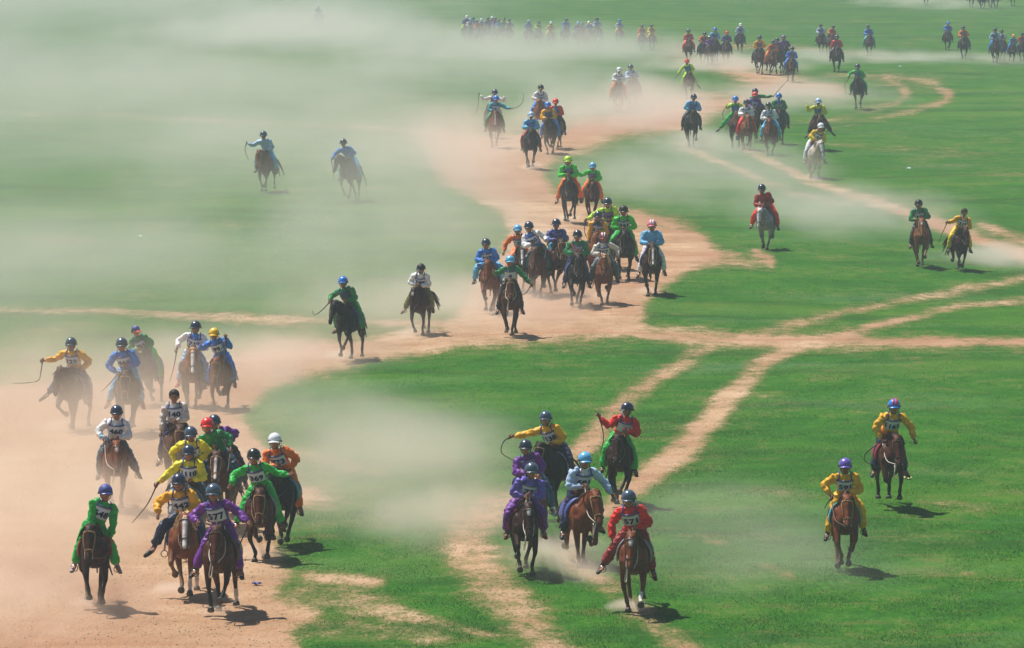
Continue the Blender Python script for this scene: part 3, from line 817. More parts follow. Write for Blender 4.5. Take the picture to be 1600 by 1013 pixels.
    for i, s in enumerate((-1, 1)):
        kn, an = lg[i]; bt = MB()
        up_ = (kn - an) / np.linalg.norm(kn - an)
        fw = np.array((1.0, s * .18, -.25)) if not e.get('kick%d' % i) else np.array((.5, s * .7, -.55))
        fw /= np.linalg.norm(fw)
        bt.tube([(*(an + up_ * .14), .052, .052), (*(an + up_ * .03), .042, .042), (*(an - up_ * .045), .040, .042), (*(an + fw * .08 - up_ * .055), .040, .034), (*(an + fw * .17 - up_ * .06), .032, .022)], 10, 3)
        bo = link('boot', bt.mesh('boot'), cmat('leather', C[e.get('boot', 'black')]), body)
        if full:
            so = MB(); so.tube([(*(an - up_ * .082 - fw * .02), .036, .008), (*(an + fw * .08 - up_ * .088), .040, .008), (*(an + fw * .18 - up_ * .080), .030, .008)], 8, 2)
            link('sole', so.mesh('sole'), cmat('leather', (.02, .02, .02)), bo)
    # helmet, cap or hair
    def dome(r, h, u0, th, f0=-.012, cut=0.0, seg=20, rows=8):
        V, F = [], []
        for i in range(rows + 1):
            p = (math.pi / 2 + th) * i / rows
            for k in range(seg):
                a = 2 * math.pi * k / seg
                low_ = (cut * (math.cos(a) < -.2)) * (i / rows) ** 2
                V.append(Q(f0 + r[0] * math.sin(p) * math.cos(a), r[1] * math.sin(p) * math.sin(a), u0 + h * math.cos(p) - low_))
        for i in range(rows):
            for k in range(seg): F.append((i * seg + k, (i + 1) * seg + k, (i + 1) * seg + (k + 1) % seg, i * seg + (k + 1) % seg))
        F.append(tuple(rows * seg + k for k in reversed(range(seg))))
        return V, F
    style = e.get('hat', 'helmet')
    if style == 'bare':
        hm = MB(); V, F = dome((.112, .104), .112, .042, .12, -.022, .08); hm.add(V, F)
        for k in range(26 if full else 8):
            a = rnd.uniform(0, 6.28); p = rnd.uniform(.2, 1.45)
            q0 = (-.02 + .098 * math.sin(p) * math.cos(a), .09 * math.sin(p) * math.sin(a), .03 + .094 * math.cos(p))
            hm.tube([(*Q(*q0), .016, .012), (*Q(q0[0] * 1.1 + .01, q0[1] * 1.12, q0[2] + .012), .006, .005)], 5, 1)
        link('hair', hm.mesh('hair'), cmat('hair', (.010, .008, .008)), body)
    elif style == 'cap':
        hm = MB(); V, F = dome((.112, .100), .105, .040, .08, -.01); hm.add(V, F)
        cp = link('cap', hm.mesh('cap'), cmat('cloth', C[hel]), body)
        vb = MB(); vb.grid(lambda u, v: Q(.085 + .085 * v * math.cos((u - .5) * 1.6), (u - .5) * .17 * (1 - .15 * v), .040 - .018 * v + .010 - .03 * (abs(u - .5) * 2) ** 2), 8, 4,
                           lambda u, v: Q(.085 + .085 * v * math.cos((u - .5) * 1.6), (u - .5) * .17 * (1 - .15 * v), .040 - .018 * v - .03 * (abs(u - .5) * 2) ** 2))
        link('visor', vb.mesh('visor'), cmat('cloth', C[e.get('visor', hel)]), cp)
        hb2 = MB(); V, F = dome((.098, .090), .09, .02, .3, -.025, .05); hb2.add(V, F); link('hair', hb2.mesh('hair'), cmat('hair', (.010, .008, .008)), body)
    else:
        hm = MB(); V, F = dome((.134, .119), .120, .046, .16, -.008, .035); hm.add(V, F)
        hl = link('helmet', hm.mesh('helmet'), cmat('shell' if style != 'velvet' else 'cloth', C[hel]), body)
        rim = MB(); P_ = [Q(-.008 + .134 * math.cos(a), .121 * math.sin(a), .028 - .035 * (math.cos(a) < -.2)) for a in np.linspace(0, 2 * math.pi, 21)]
        rim.tube([(*p, .008) for p in P_], 5, 1, cap=0); link('rim', rim.mesh('rim'), cmat('leather', C[e.get('rim', 'black')]), hl)
        vl = e.get('peak', .05)
        vb = MB(); vb.grid(lambda u, v: Q(.098 + .03 * math.cos((u - .5) * 2.4) + vl * v * math.cos((u - .5) * 2), (u - .5) * .21 * (1 - .12 * v), .042 - .012 * v - .02 * (abs(u - .5) * 2) ** 2), 8, 3,
                           lambda u, v: Q(.098 + .03 * math.cos((u - .5) * 2.4) + vl * v * math.cos((u - .5) * 2), (u - .5) * .21 * (1 - .12 * v), .030 - .012 * v - .02 * (abs(u - .5) * 2) ** 2))
        link('peak', vb.mesh('peak'), cmat('shell', C[e.get('rim', hel)]), hl)
        if full:
            st = MB()
            st.tube([(*Q(.01, -.095, .02), .008, .004), (*Q(.03, -.078, -.06), .008, .004), (*Q(.045, 0, -.118), .008, .004), (*Q(.03, .078, -.06), .008, .004), (*Q(.01, .095, .02), .008, .004)], 5, 3, cap=0)
            link('chin_strap', st.mesh('chin_strap'), cmat('leather', C['black']), hl)
        if e.get('stripe'):
            sp = MB()
            for off in (-.035, .035):
                sp.tube([(*Q(-.008 + .135 * math.cos(a), off * (1 - .2 * abs(math.cos(a))), .046 + .121 * math.sin(a)), .016, .004) for a in np.linspace(.15, 2.7, 9)], 6, 1, side=hs)
            link('stripe', sp.mesh('stripe'), cmat('shell', C[e['stripe']]), hl)
    # number bib
    if e.get('bib', 1):
        L0 = np.linalg.norm(N_ - P)
        def chest(u, v, off):      # u sideways in metres, v up from the middle of the chest
            tt = L0 * .70 + v
            ry, rx = .162, .117 - .012 * max(0, (tt / L0 - .8) * 5)
            a = u / ry
            return P + ax * tt + fx * (rx + off) * math.cos(a) + sy * (ry + off) * math.sin(a)
        bh, bw = .120, .148
        bb = MB(); bb.grid(lambda u, v: chest((u - .5) * 2 * bw, (v - .5) * 2 * bh, .016 + .005 * math.sin(u * 9 + seed) * math.sin(v * 7)), 12 if full else 5, 6 if full else 3,
                           lambda u, v: chest((u - .5) * 2 * bw, (v - .5) * 2 * bh, .006))
        bib = link('number_bib', bb.mesh('number_bib'), cmat('print', C[e.get('bc', 'bib')]), body)
        tp = MB(); tp.grid(lambda u, v: chest((u - .5) * 2 * (bw + .008), bh - .010 - .034 * (1 - v) + .012, .0235), 10 if full else 4, 1, lambda u, v: chest((u - .5) * 2 * (bw + .008), bh - .010 - .034 * (1 - v) + .012, .012))
        for s in (1, -1):
            tp.tube([(*chest(s * .115, bh - .01, .012), .010, .004), (*(S[0 if s < 0 else 1] * .62 + N_ * .38 + ax * .066 + fx * .03), .010, .004), (*(S[0 if s < 0 else 1] * .62 + N_ * .38 + ax * .045 - fx * .09), .014, .005)], 6, 3, side=sy)
        link('bib_band', tp.mesh('bib_band'), cmat('print', (.045, .06, .24)), bib)
        if e.get('sashx'):
            sx = MB(); sx.tube([(*chest(-.17 + .055 * k, .15 - .05 * k, .030), .030, .006) for k in range(7)], 8, 1, side=ax)
            link('sash', sx.mesh('sash'), cmat('cloth', C[e['sashx']]), body)
        if e.get('num'):
            V, F = text_mesh(e['num']); w = V[:, 0].max() - V[:, 0].min(); hgt = min(.118, .255 / w * 1.0)
            VV = [chest(x * hgt, y * .118 - .018, .026) for x, y, z in V]
            link('bib_number', new_mesh('bib_number', VV, F), cmat('print', (.012, .016, .07)), bib)
            if full:
                rr = random.Random(seed)
                tb = MB()     # the white printed line on the band is too small to read: short strokes
                for k in range(11):
                    u = -.10 + .02 * k
                    tb.grid(lambda a, b_: chest(u + a * .012, bh - .014 - .010 * b_ + .002, .0250), 1, 1)
                link('bib_print', tb.mesh('bib_print'), cmat('print', (.6, .62, .7)), bib)
    return body, arms, lg

# ------------------------------------------------------------------ every rider and horse of the photograph
R = []
def E(x, y, hx, hy, coat, jk, tr, hel, desc, **k):
    R.append(dict(x=x, y=y, hx=hx, hy=hy, coat=coat, jk=jk, tr=tr, hel=hel, desc=desc, **k))
# x, y: photo position of the front hooves; hx, hy: top of the helmet
# front left pack
E(150, 957, 161, 755, 'dbay', 'green', 'green', 'indigo', 'green with blue velvet helmet, number 648', num='648', gait=7, mx=136, hd=6, hat='velvet', look=10, tilt=.0, fl=(112, 885), fr=(180, 885), h0=(140, 842), h1=(172, 842), fwd=.04, boot='grey')
E(283, 935, 279, 727, 'flaxen', 'gold', 'navy', 'navy', 'yellow jacket numbered 442 with one leg kicked out', num='442', gait=0, mx=296, blaze=3, h0=(245, 788), fl=(237, 846), kick0=1, mane=-1, socks=3)
E(338, 964, 333, 747, 'bay', 'purple', 'purple', 'helmg', 'purple jacket numbered 577 with both arms spread', num='577', gait=1, mx=343, h0=(306, 803), h1=(384, 803), fl=(300, 890), fr=(360, 890), socks=2, rope=1, whip=[(384, 806), (372, 835), (362, 850)])
E(405, 874, 397, 680, 'bay', 'green', 'green', 'black', 'green suit numbered 369 with arm stretched over reins', num='369', gait=2, mx=408, h0=(360, 735), h1=(450, 719), fl=(365, 822), fr=(440, 815), socks=1, jk2=1)
E(437, 852, 430, 663, 'black', 'orange', 'orange', 'white', 'orange suit and white helmet', num='773', gait=3, mx=425, sl='orange', jkx='navy', h1=(452, 718), fr=(450, 800), whip=[(452, 722), (440, 742), (430, 765)], peak=.06, lift=0)
E(180, 803, 180, 630, 'chestnut', 'white', 'slate', 'helm', 'white shirt with pale blue cuffs, number 460', num='460', gait=7, mx=184, cuff='sky', h0=(160, 682), fl=(152, 740), fr=(214, 742), blaze=1, rope=1, whip=[(160, 682), (158, 705), (164, 728)])
E(272, 770, 271, 598, 'roan', 'cream', 'dark', 'black', 'cream shirt numbered 140, bare headed', num='140', fwd=.04, gait=5, mx=287, hat='bare', h0=(250, 668), fl=(252, 722), big=1.05, jkk=1)
E(300, 828, 299, 647, 'brown', 'lemon', 'jeans', 'helmg', 'yellow jacket and blue trousers in the packed left group', num='1', gait=0, mx=285, h0=(275, 705), h1=(312, 700), fr=(318, 760))
E(292, 872, 294, 684, 'grey', 'lemon', 'slate', 'helm', 'dusty yellow jacket with pink cuff, number 1110', num='1110', gait=6, mx=270, cuff='pink', h0=(243, 745), fwd=.16, whip=[(243, 744), (228, 775), (204, 804)])
E(343, 826, 320, 645, 'roan', 'dgreen', 'slate', 'red', 'green sleeves and red helmet behind the yellow pair', gait=1, mx=338, blaze=2, h1=(358, 690), fwd=.14, bib=0, whip=[(348, 690), (342, 712), (332, 730)])
E(355, 808, 326, 631, 'dbay', 'purple', 'dark', 'helm', 'purple jacket behind the red helmeted child', gait=2, mx=350, h1=(356, 672), num='8', whip=[(356, 668), (350, 660), (344, 658)])
E(222, 632, 215, 495, 'brown', 'dgreen', 'green', 'indigo', 'green shirt numbered 301 with blue cap and red peak', num='301', gait=6, mx=205, hat='cap', visor='red', look=60, hd=-12, skin=(.4, .2, .12))
E(197, 680, 190, 517, 'brown', 'blue', 'sky', 'slate', 'blue jacket with red cuffs, number 466', num='466', gait=1, mx=198, cuff='red', h0=(180, 570), fl=(166, 625), fr=(212, 628), boot='dred', fwd=.14, whip=[(178, 590), (165, 605), (152, 618)])
E(104, 672, 112, 514, 'brown', 'gold', 'jeans', 'slate', 'yellow jacket numbered 129 with arm and leg flung out', num='129', gait=0, mx=98, hd=-12, h0=(68, 550), h1=(128, 562), fl=(68, 610), kick0=1, whip=[(67, 552), (64, 570), (60, 583), (40, 587), (19, 588)])
E(297, 636, 304, 486, 'flaxen', 'blue', 'lblue', 'helm', 'blue vest with white sleeves, number 712', num='712', gait=5, mx=305, blaze=3, sl='white', sash='yellow', peak=.08, look=-25, h0=(275, 528), fl=(277, 590), boot='red', mane=-1, whip=[(274, 530), (270, 555), (263, 579)])
E(342, 640, 336, 499, 'chestnut', 'blue', 'blue', 'yellow', 'blue suit and yellow helmet, number 99', num='99', gait=2, mx=340, h0=(314, 526), h1=(354, 514), fl=(320, 592), fr=(360, 588), whip=[(354, 512), (356, 528), (350, 548)])
E(536, 566, 536, 430, 'black', 'dgreen', 'dgreen', 'blue', 'green jacket and bright blue helmet riding alone', gait=1, mx=523, hd=-14, sl='dgreen', h0=(513, 468), fwd=.12, whip=[(511, 468), (498, 482), (487, 489), (484, 482)], bc='slate')
E(652, 526, 660, 404, 'dbay', 'white', 'olive', 'black', 'white vest numbered 140 and yellow green trousers', num='140', gait=7, mx=650, blaze=1, hd=-10, hat='velvet', sl='white', fl=(630, 490), look=-15, tilt=.02)
# centre and right front
E(858, 815, 855, 639, 'black', 'gold', 'navy', 'helmg', 'yellow jacket numbered 1138 whirling a whip', num='1138', gait=1, mx=842, hd=-12, h0=(795, 680), fr=(868, 745), whip=[(793, 680), (781, 688), (778, 706), (799, 718)])
E(836, 852, 822, 671, 'flaxen', 'purple', 'jeans', 'helm', 'purple jacket and jeans between two riders', num='1', gait=5, mx=836, fl=(806, 765), boot='lblue', bc='lav')
E(822, 905, 829, 713, 'dbay', 'violet', 'purple', 'helmg', 'violet suit numbered 77 in the centre front', num='77', gait=0, mx=825, fl=(800, 826), fr=(850, 826), boot='dred', bc='bib', blaze=1, rope=1)
E(918, 888, 911, 690, 'chestnut', 'white', 'navy', 'sky', 'white and blue shirt numbered 691', num='691', gait=2, mx=927, hd=12, sl='lblue', sash='orange', h1=(956, 754), fl=(893, 820), rope=1, hatc='lblue', bc='bib')
E(966, 795, 980, 625, 'dbay', 'red', 'green', 'navy', 'red jacket and green trousers pointing sideways', gait=1, mx=965, hd=-4, h0=(938, 648), look=-50, num='5', bc='bib', fr=(992, 735), whip=[(936, 652), (942, 672), (944, 690), (940, 710)])
E(989, 960, 985, 752, 'chestnut', 'red', 'dred', 'helmg', 'red suit numbered 571 with legs spread', num='571', gait=1, mx=987, blaze=1, fl=(938, 884), fr=(1018, 898), h0=(957, 828), rope=1, socks=1, bc='bib')
E(1322, 894, 1322, 706, 'chestnut', 'gold', 'gold', 'violet', 'yellow suit numbered 591 and purple helmet', num='591', gait=3, mx=1322, h0=(1298, 762), fl=(1304, 850), bc='bib', whip=[(1296, 762), (1290, 770), (1285, 779)], skin=(.2, .08, .05), lift=.0)
E(1396, 800, 1397, 622, 'bay', 'gold', 'navy', 'blue', 'yellow jacket numbered 1165 and blue red helmet', num='1165', gait=4, mx=1399, h0=(1378, 682), h1=(1430, 683), fl=(1375, 747), fr=(1418, 747), sash='orange', stripe='red', rope=1, bc='bib', lift=.04, whip=[(1378, 690), (1353, 708), (1351, 722), (1368, 729)])
# middle group
E(763, 496, 760, 372, 'chestnut', 'blue', 'sky', 'helm', 'blue tracksuit numbered 122 at the left of the middle group', num='122', gait=0, mx=762, fl=(741, 440), fr=(780, 440), boot='dark', whip=[(745, 428), (738, 438), (727, 441)])
E(798, 532, 797, 400, 'bay', 'dgreen', 'dark', 'sky', 'green jacket with a red arm and teal helmet', gait=7, mx=797, h0=(773, 425), h1=(828, 443), fl=(779, 488), fr=(812, 490), sl='dgreen', cuff='dred', num='4', rope=1, whip=[(828, 446), (820, 458), (812, 462)])
E(815, 462, 809, 344, 'dbay', 'orange', 'orange', 'sky', 'orange suit in the middle group', gait=2, mx=815, blaze=3, h0=(788, 386), bc='lblue', num='7')
E(838, 470, 828, 340, 'roan', 'blue', 'dark', 'helm', 'blue vest with one white sleeve, number 030', num='030', gait=5, mx=836, h1=(854, 370), sl='white', fr=(848, 420), whip=[(854, 372), (857, 385), (850, 410), (838, 428), (828, 430)])
E(875, 468, 870, 345, 'brown', 'indigo', 'teal', 'navy', 'indigo jacket numbered 517 and teal trousers', num='517', gait=1, mx=876, peak=.09, look=-35, fl=(858, 438), bc='lav', hd=8)
E(903, 487, 902, 356, 'black', 'dgreen', 'navy', 'dark', 'green jersey with a pink sash across it', gait=0, mx=903, sashx='pink', fl=(885, 455), fr=(918, 450), bc='lblue', num='2')
E(945, 484, 943, 360, 'flaxen', 'white', 'slate', 'dred', 'white jacket and red striped helmet, number 357', num='357', gait=2, mx=942, sl='cream', stripe='white', h1=(966, 396), fr=(965, 435), whip=[(966, 398), (958, 410), (952, 416)])
E(931, 446, 935, 323, 'chestnut', 'navy', 'dark', 'helm', 'navy vest with yellow sleeves, number 377', num='377', gait=5, mx=930, sl='gold', h0=(920, 372), fl=(918, 408), boot='white')
E(952, 424, 950, 301, 'brown', 'lime', 'dark', 'helm', 'fluorescent lime jacket leaning forward', gait=3, mx=950, h0=(918, 336), fwd=.2, num='120', bc='lav', whip=[(916, 338), (914, 355), (922, 372)])
E(975, 444, 975, 315, 'black', 'bgreen', 'green', 'black', 'bright green suit numbered 261 and black helmet', num='261', gait=0, mx=976, look=25, fr=(990, 400), kick1=1, hat='velvet', whip=[(985, 392), (992, 402), (997, 408)])
E(1017, 468, 1019, 338, 'dbay', 'sky', 'white', 'pink', 'pale blue vest with red sash and pink helmet', gait=2, mx=1021, blaze=2, sash='red', bib=0, fl=(999, 433), socks=1, whip=[(1030, 400), (1034, 415), (1044, 421)], stripe='white')
E(888, 352, 888, 242, 'black', 'bgreen', 'orange', 'lime', 'bright green jacket and lime helmet, number 524', num='524', gait=1, mx=890, fl=(871, 314), bc='lav')
E(924, 345, 927, 248, 'bay', 'bgreen', 'orange', 'sky', 'bright green jacket and sky blue helmet', gait=3, mx=928, h0=(902, 265), num='5', bc='lav')
# two in the dust on the left
E(412, 305, 413, 203, 'chestnut', 'lblue', 'sky', 'slate', 'pale blue shirt, left one of the dusty pair', gait=1, mx=406, hd=-8, h0=(387, 223), bib=0, whip=[(385, 224), (383, 235), (388, 250)])
E(539, 318, 538, 217, 'brown', 'blue', 'sky', 'slate', 'blue shirt, right one of the dusty pair', gait=7, mx=528, hd=-16, h0=(517, 250), bib=0, whip=[(516, 250), (519, 265), (521, 280)])
# right side
E(1195, 392, 1193, 281, 'grey', 'dred', 'red', 'navy', 'red suit riding the grey horse', gait=5, mx=1187, hd=-8, fl=(1176, 348), look=-10, bib=0, whip=[(1204, 305), (1212, 314), (1218, 321)], rim='black')
E(1441, 416, 1437, 306, 'light', 'dgreen', 'dark', 'black', 'green jacket with red cuffs, number 18', num='18', gait=1, mx=1438, blaze=1, cuff='dred', fl=(1427, 382), hat='velvet', fr=(1458, 380), whip=[(1425, 362), (1422, 375), (1418, 380)])
E(1503, 420, 1507, 314, 'dbay', 'gold', 'yellow', 'black', 'yellow suit numbered 215 without a helmet', num='215', gait=6, mx=1508, hat='bare', h0=(1482, 336), whip=[(1481, 337), (1474, 352), (1467, 370)])
E(770, 216, 773, 117, 'bay', 'white', 'dark', 'navy', 'white jacket with orange shoulders, arms spread', gait=5, mx=762, h0=(750, 141), h1=(788, 142), sl='white', num='3', bc='lav', whip=[(750, 142), (749, 155), (745, 172), (736, 176)])
E(773, 232, 775, 145, 'chestnut', 'teal', 'dgreen', 'blue', 'turquoise jacket with long whip held out', gait=1, mx=774, blaze=2, h1=(798, 165), bc='lblue', num='6', hd=0, whip=[(798, 166), (808, 163), (815, 155), (816, 142)])
E(842, 215, 845, 124, 'light', 'white', 'blue', 'dark', 'white jacket and dark woolly hat, far bend', gait=0, mx=841, hat='velvet', bc='lblue', num='1')
E(858, 240, 857, 150, 'brown', 'gold', 'blue', 'blue', 'yellow sleeves and blue helmet on the bend', gait=2, mx=854, bc='indigo', num='6')
E(867, 234, 869, 143, 'dbay', 'blue', 'dark', 'red', 'blue vest with red sleeves and red helmet', gait=6, mx=868, sl='red', bib=0)
E(830, 263, 830, 169, 'black', 'sky', 'dred', 'lblue', 'sky blue jacket and red trousers', gait=1, mx=829, bc='blue', fl=(818, 228), boot='grey')
E(967, 178, 967, 91, 'brown', 'white', 'orange', 'white', 'white jacket and orange trousers in thick dust', gait=0, mx=966, num='4')
E(989, 172, 986, 93, 'roan', 'lblue', 'dark', 'slate', 'pale blue jacket beside the orange trousers', gait=5, mx=988, num='0')
E(1077, 156, 1074, 88, 'brown', 'lime', 'lime', 'red', 'lime suit and red helmet with outstretched arm', gait=2, mx=1077, h0=(1060, 112), fr=(1092, 137), kick1=1, bc='blue', whip=[(1059, 113), (1053, 120), (1051, 132)])
E(1082, 233, 1084, 141, 'black', 'sky', 'dark', 'navy', 'sky blue jacket riding alone in the dust', gait=1, mx=1083, bc='blue')
E(1148, 235, 1150, 145, 'roan', 'green', 'green', 'blue', 'green suit with one leg kicked far out', gait=3, mx=1152, sl='lime', h0=(1136, 163), fl=(1123, 204), kick0=1, bc='blue', whip=[(1135, 164), (1129, 175), (1130, 186)])
E(1168, 238, 1167, 150, 'light', 'white', 'red', 'helm', 'white vest and red trousers on a pale chestnut horse', gait=5, mx=1168, num='2')
E(1186, 222, 1181, 128, 'bay', 'dgreen', 'dark', 'navy', 'green jacket lifting a whip over the group', gait=0, mx=1186, h1=(1208, 148), fwd=.1, whip=[(1210, 148), (1220, 136), (1231, 124)])
E(1178, 226, 1180, 142, 'dbay', 'purple', 'dark', 'red', 'purple jacket and red helmet amid the group', gait=6, mx=1179, num='4')
E(1203, 247, 1202, 153, 'chestnut', 'lblue', 'sky', 'dark', 'white and pale blue jacket, black hair', gait=2, mx=1202, num='91', sl='white')
E(1217, 230, 1218, 143, 'black', 'blue', 'navy', 'blue', 'blue vest with green sleeves', gait=7, mx=1219, sl='dgreen', num='1')
E(1280, 240, 1279, 147, 'dbay', 'lemon', 'dark', 'lblue', 'yellow jacket with elbows wide, legs spread', gait=0, mx=1280, h0=(1262, 162), fl=(1264, 210), fr=(1302, 210), kick0=1, kick1=1, bc='blue')
E(1275, 280, 1282, 184, 'dun', 'yellow', 'white', 'white', 'blue vest on the white horse, number 91', gait=5, mx=1283, sl='yellow', num='91', fl=(1264, 246), fr=(1290, 246), hd=6, jkb=1)
E(1341, 170, 1341, 95, 'black', 'green', 'dgreen', 'navy', 'green suit on a black horse by the looping track', gait=1, mx=1339, h0=(1326, 118), bc='blue', whip=[(1325, 118), (1320, 126), (1322, 139)])
# far rows
for a in [(1077, 95, 1076, 40, 'bay', 'red', 'red', 'navy', 'red jacket, left end of the red and blue row'), (1099, 102, 1101, 48, 'black', 'orange', 'navy', 'navy', 'orange jacket beside the big blue jacket'),
          (1117, 102, 1117, 41, 'dbay', 'sky', 'dark', 'blue', 'wide sky blue jacket in the far row'), (1135, 100, 1136, 44, 'brown', 'indigo', 'dark', 'red', 'indigo jacket and red helmet in the far row'),
          (1157, 84, 1157, 34, 'black', 'lblue', 'slate', 'white', 'pale blue jacket and white helmet, alone far off'), (1187, 115, 1187, 48, 'dbay', 'gold', 'dark', 'navy', 'yellow sleeves on the black horse far off'),
          (1206, 116, 1208, 58, 'bay', 'orange', 'orange', 'navy', 'orange trousers left of the purple jackets'), (1216, 115, 1215, 54, 'black', 'purple', 'dark', 'navy', 'purple jacket, left of the far purple pair'),
          (1226, 114, 1225, 50, 'black', 'purple', 'dark', 'purple', 'purple jacket and purple helmet far off'), (1236, 128, 1238, 66, 'brown', 'blue', 'blue', 'navy', 'blue suit in front of the purple pair'),
          (1283, 87, 1283, 37, 'black', 'lblue', 'dark', 'dark', 'pale blue shirt left of the far orange jacket'), (1299, 90, 1302, 40, 'roan', 'orange', 'dark', 'dark', 'orange jacket behind the red jacket'),
          (1308, 113, 1308, 49, 'black', 'red', 'navy', 'navy', 'red jacket on a black horse far right'), (1358, 88, 1357, 35, 'roan', 'blue', 'teal', 'slate', 'blue shirt on a horse with pale legs'),
          (1481, 78, 1482, 29, 'dbay', 'blue', 'dark', 'blue', 'blue jacket left of the far orange jacket'), (1506, 95, 1506, 38, 'black', 'orange', 'dark', 'navy', 'orange jacket with leg out at far right'),
          (1556, 100, 1555, 40, 'black', 'lblue', 'blue', 'navy', 'pale blue jacket, left of the right edge pair'), (1567, 95, 1565, 42, 'bay', 'white', 'dark', 'dark', 'white jacket, right of the right edge pair'),
          (1582, 98, 1584, 50, 'black', 'teal', 'blue', 'gold', 'teal jacket and yellow helmet near right edge'), (1597, 96, 1598, 48, 'black', 'red', 'dark', 'navy', 'red jacket cut by the right edge'),
          (1003, 80, 1003, 36, 'brown', 'orange', 'orange', 'navy', 'orange jacket beside the far yellow suit'), (1019, 80, 1018, 42, 'bay', 'yellow', 'yellow', 'navy', 'yellow suit beside the far orange jacket'),
          (968, 73, 968, 40, 'roan', 'lblue', 'yellow', 'blue', 'small pale blue jacket and blue helmet in dust'), (933, 76, 933, 26, 'black', 'lblue', 'dark', 'navy', 'pale blue jacket at the end of a dusty trio'),
          (918, 76, 920, 30, 'light', 'blue', 'dark', 'white', 'white helmet in the dusty trio'), (909, 76, 910, 34, 'brown', 'dred', 'dark', 'navy', 'dark red jacket in the dusty trio'),
          (884, 72, 885, 24, 'black', 'blue', 'slate', 'navy', 'blue jacket, tall figure in far dust'), (860, 73, 861, 28, 'brown', 'gold', 'yellow', 'white', 'yellow suit and white helmet in far dust'),
          (826, 72, 826, 29, 'roan', 'blue', 'slate', 'sky', 'blue jacket alone in the far dust'), (796, 69, 796, 27, 'roan', 'white', 'white', 'slate', 'white jacket, right end of the hazy row'),
          (786, 69, 787, 31, 'roan', 'lime', 'lime', 'slate', 'lime suit in the hazy row'), (774, 68, 774, 24, 'brown', 'violet', 'slate', 'slate', 'violet jacket in the hazy row'),
          (762, 69, 762, 29, 'brown', 'indigo', 'slate', 'navy', 'indigo jacket in the hazy row'), (752, 69, 752, 26, 'roan', 'lblue', 'pink', 'white', 'pale blue jacket and white helmet in hazy row'),
          (739, 68, 739, 25, 'roan', 'lblue', 'slate', 'slate', 'grey blue jacket in the hazy row'), (728, 68, 729, 21, 'roan', 'lav', 'lime', 'white', 'lavender jacket, left end of the hazy row'),
          (734, 70, 735, 31, 'brown', 'white', 'slate', 'sky', 'white jacket and sky helmet, hazy row left'), (746, 71, 746, 33, 'roan', 'orange', 'slate', 'navy', 'orange jacket, left part of the hazy row'),
          (768, 67, 769, 27, 'brown', 'dred', 'slate', 'white', 'dark red jacket and white helmet in hazy row'), (780, 71, 780, 34, 'roan', 'sky', 'slate', 'navy', 'sky blue jacket left of the lime suit'),
          (903, 73, 903, 33, 'brown', 'indigo', 'slate', 'sky', 'indigo jacket left of the dusty trio'), (926, 73, 927, 31, 'brown', 'gold', 'slate', 'dark', 'gold jacket inside the dusty trio'),
          (841, 70, 842, 33, 'roan', 'lime', 'slate', 'slate', 'lime jacket between far blue and yellow suits'), (1109, 104, 1109, 55, 'bay', 'purple', 'dark', 'navy', 'purple jacket squeezed beside wide blue jacket'),
          (497, 48, 497, 3, 'roan', 'white', 'slate', 'white', 'white shirt almost lost in dust, top left'),
          (1447, 9, 1448, -30, 'roan', 'olive', 'slate', 'navy', 'olive shirt cut off above the top edge'), (1518, 11, 1518, -30, 'black', 'blue', 'dark', 'navy', 'blue shirt, first of the five at top edge'),
          (1536, 13, 1536, -28, 'black', 'red', 'dark', 'navy', 'red shirt, second of the five at top edge'), (1548, 11, 1548, -30, 'bay', 'yellow', 'dark', 'navy', 'yellow shirt, third of the five at top edge'),
          (1556, 13, 1556, -28, 'black', 'green', 'dark', 'navy', 'green shirt, fourth of the five at top edge'), (1583, 10, 1583, -30, 'black', 'white', 'dark', 'navy', 'white shirt, last of the five at top edge')]:
    E(*a, gait=(a[0] * 7 + a[1]) % 8, bc='lav')

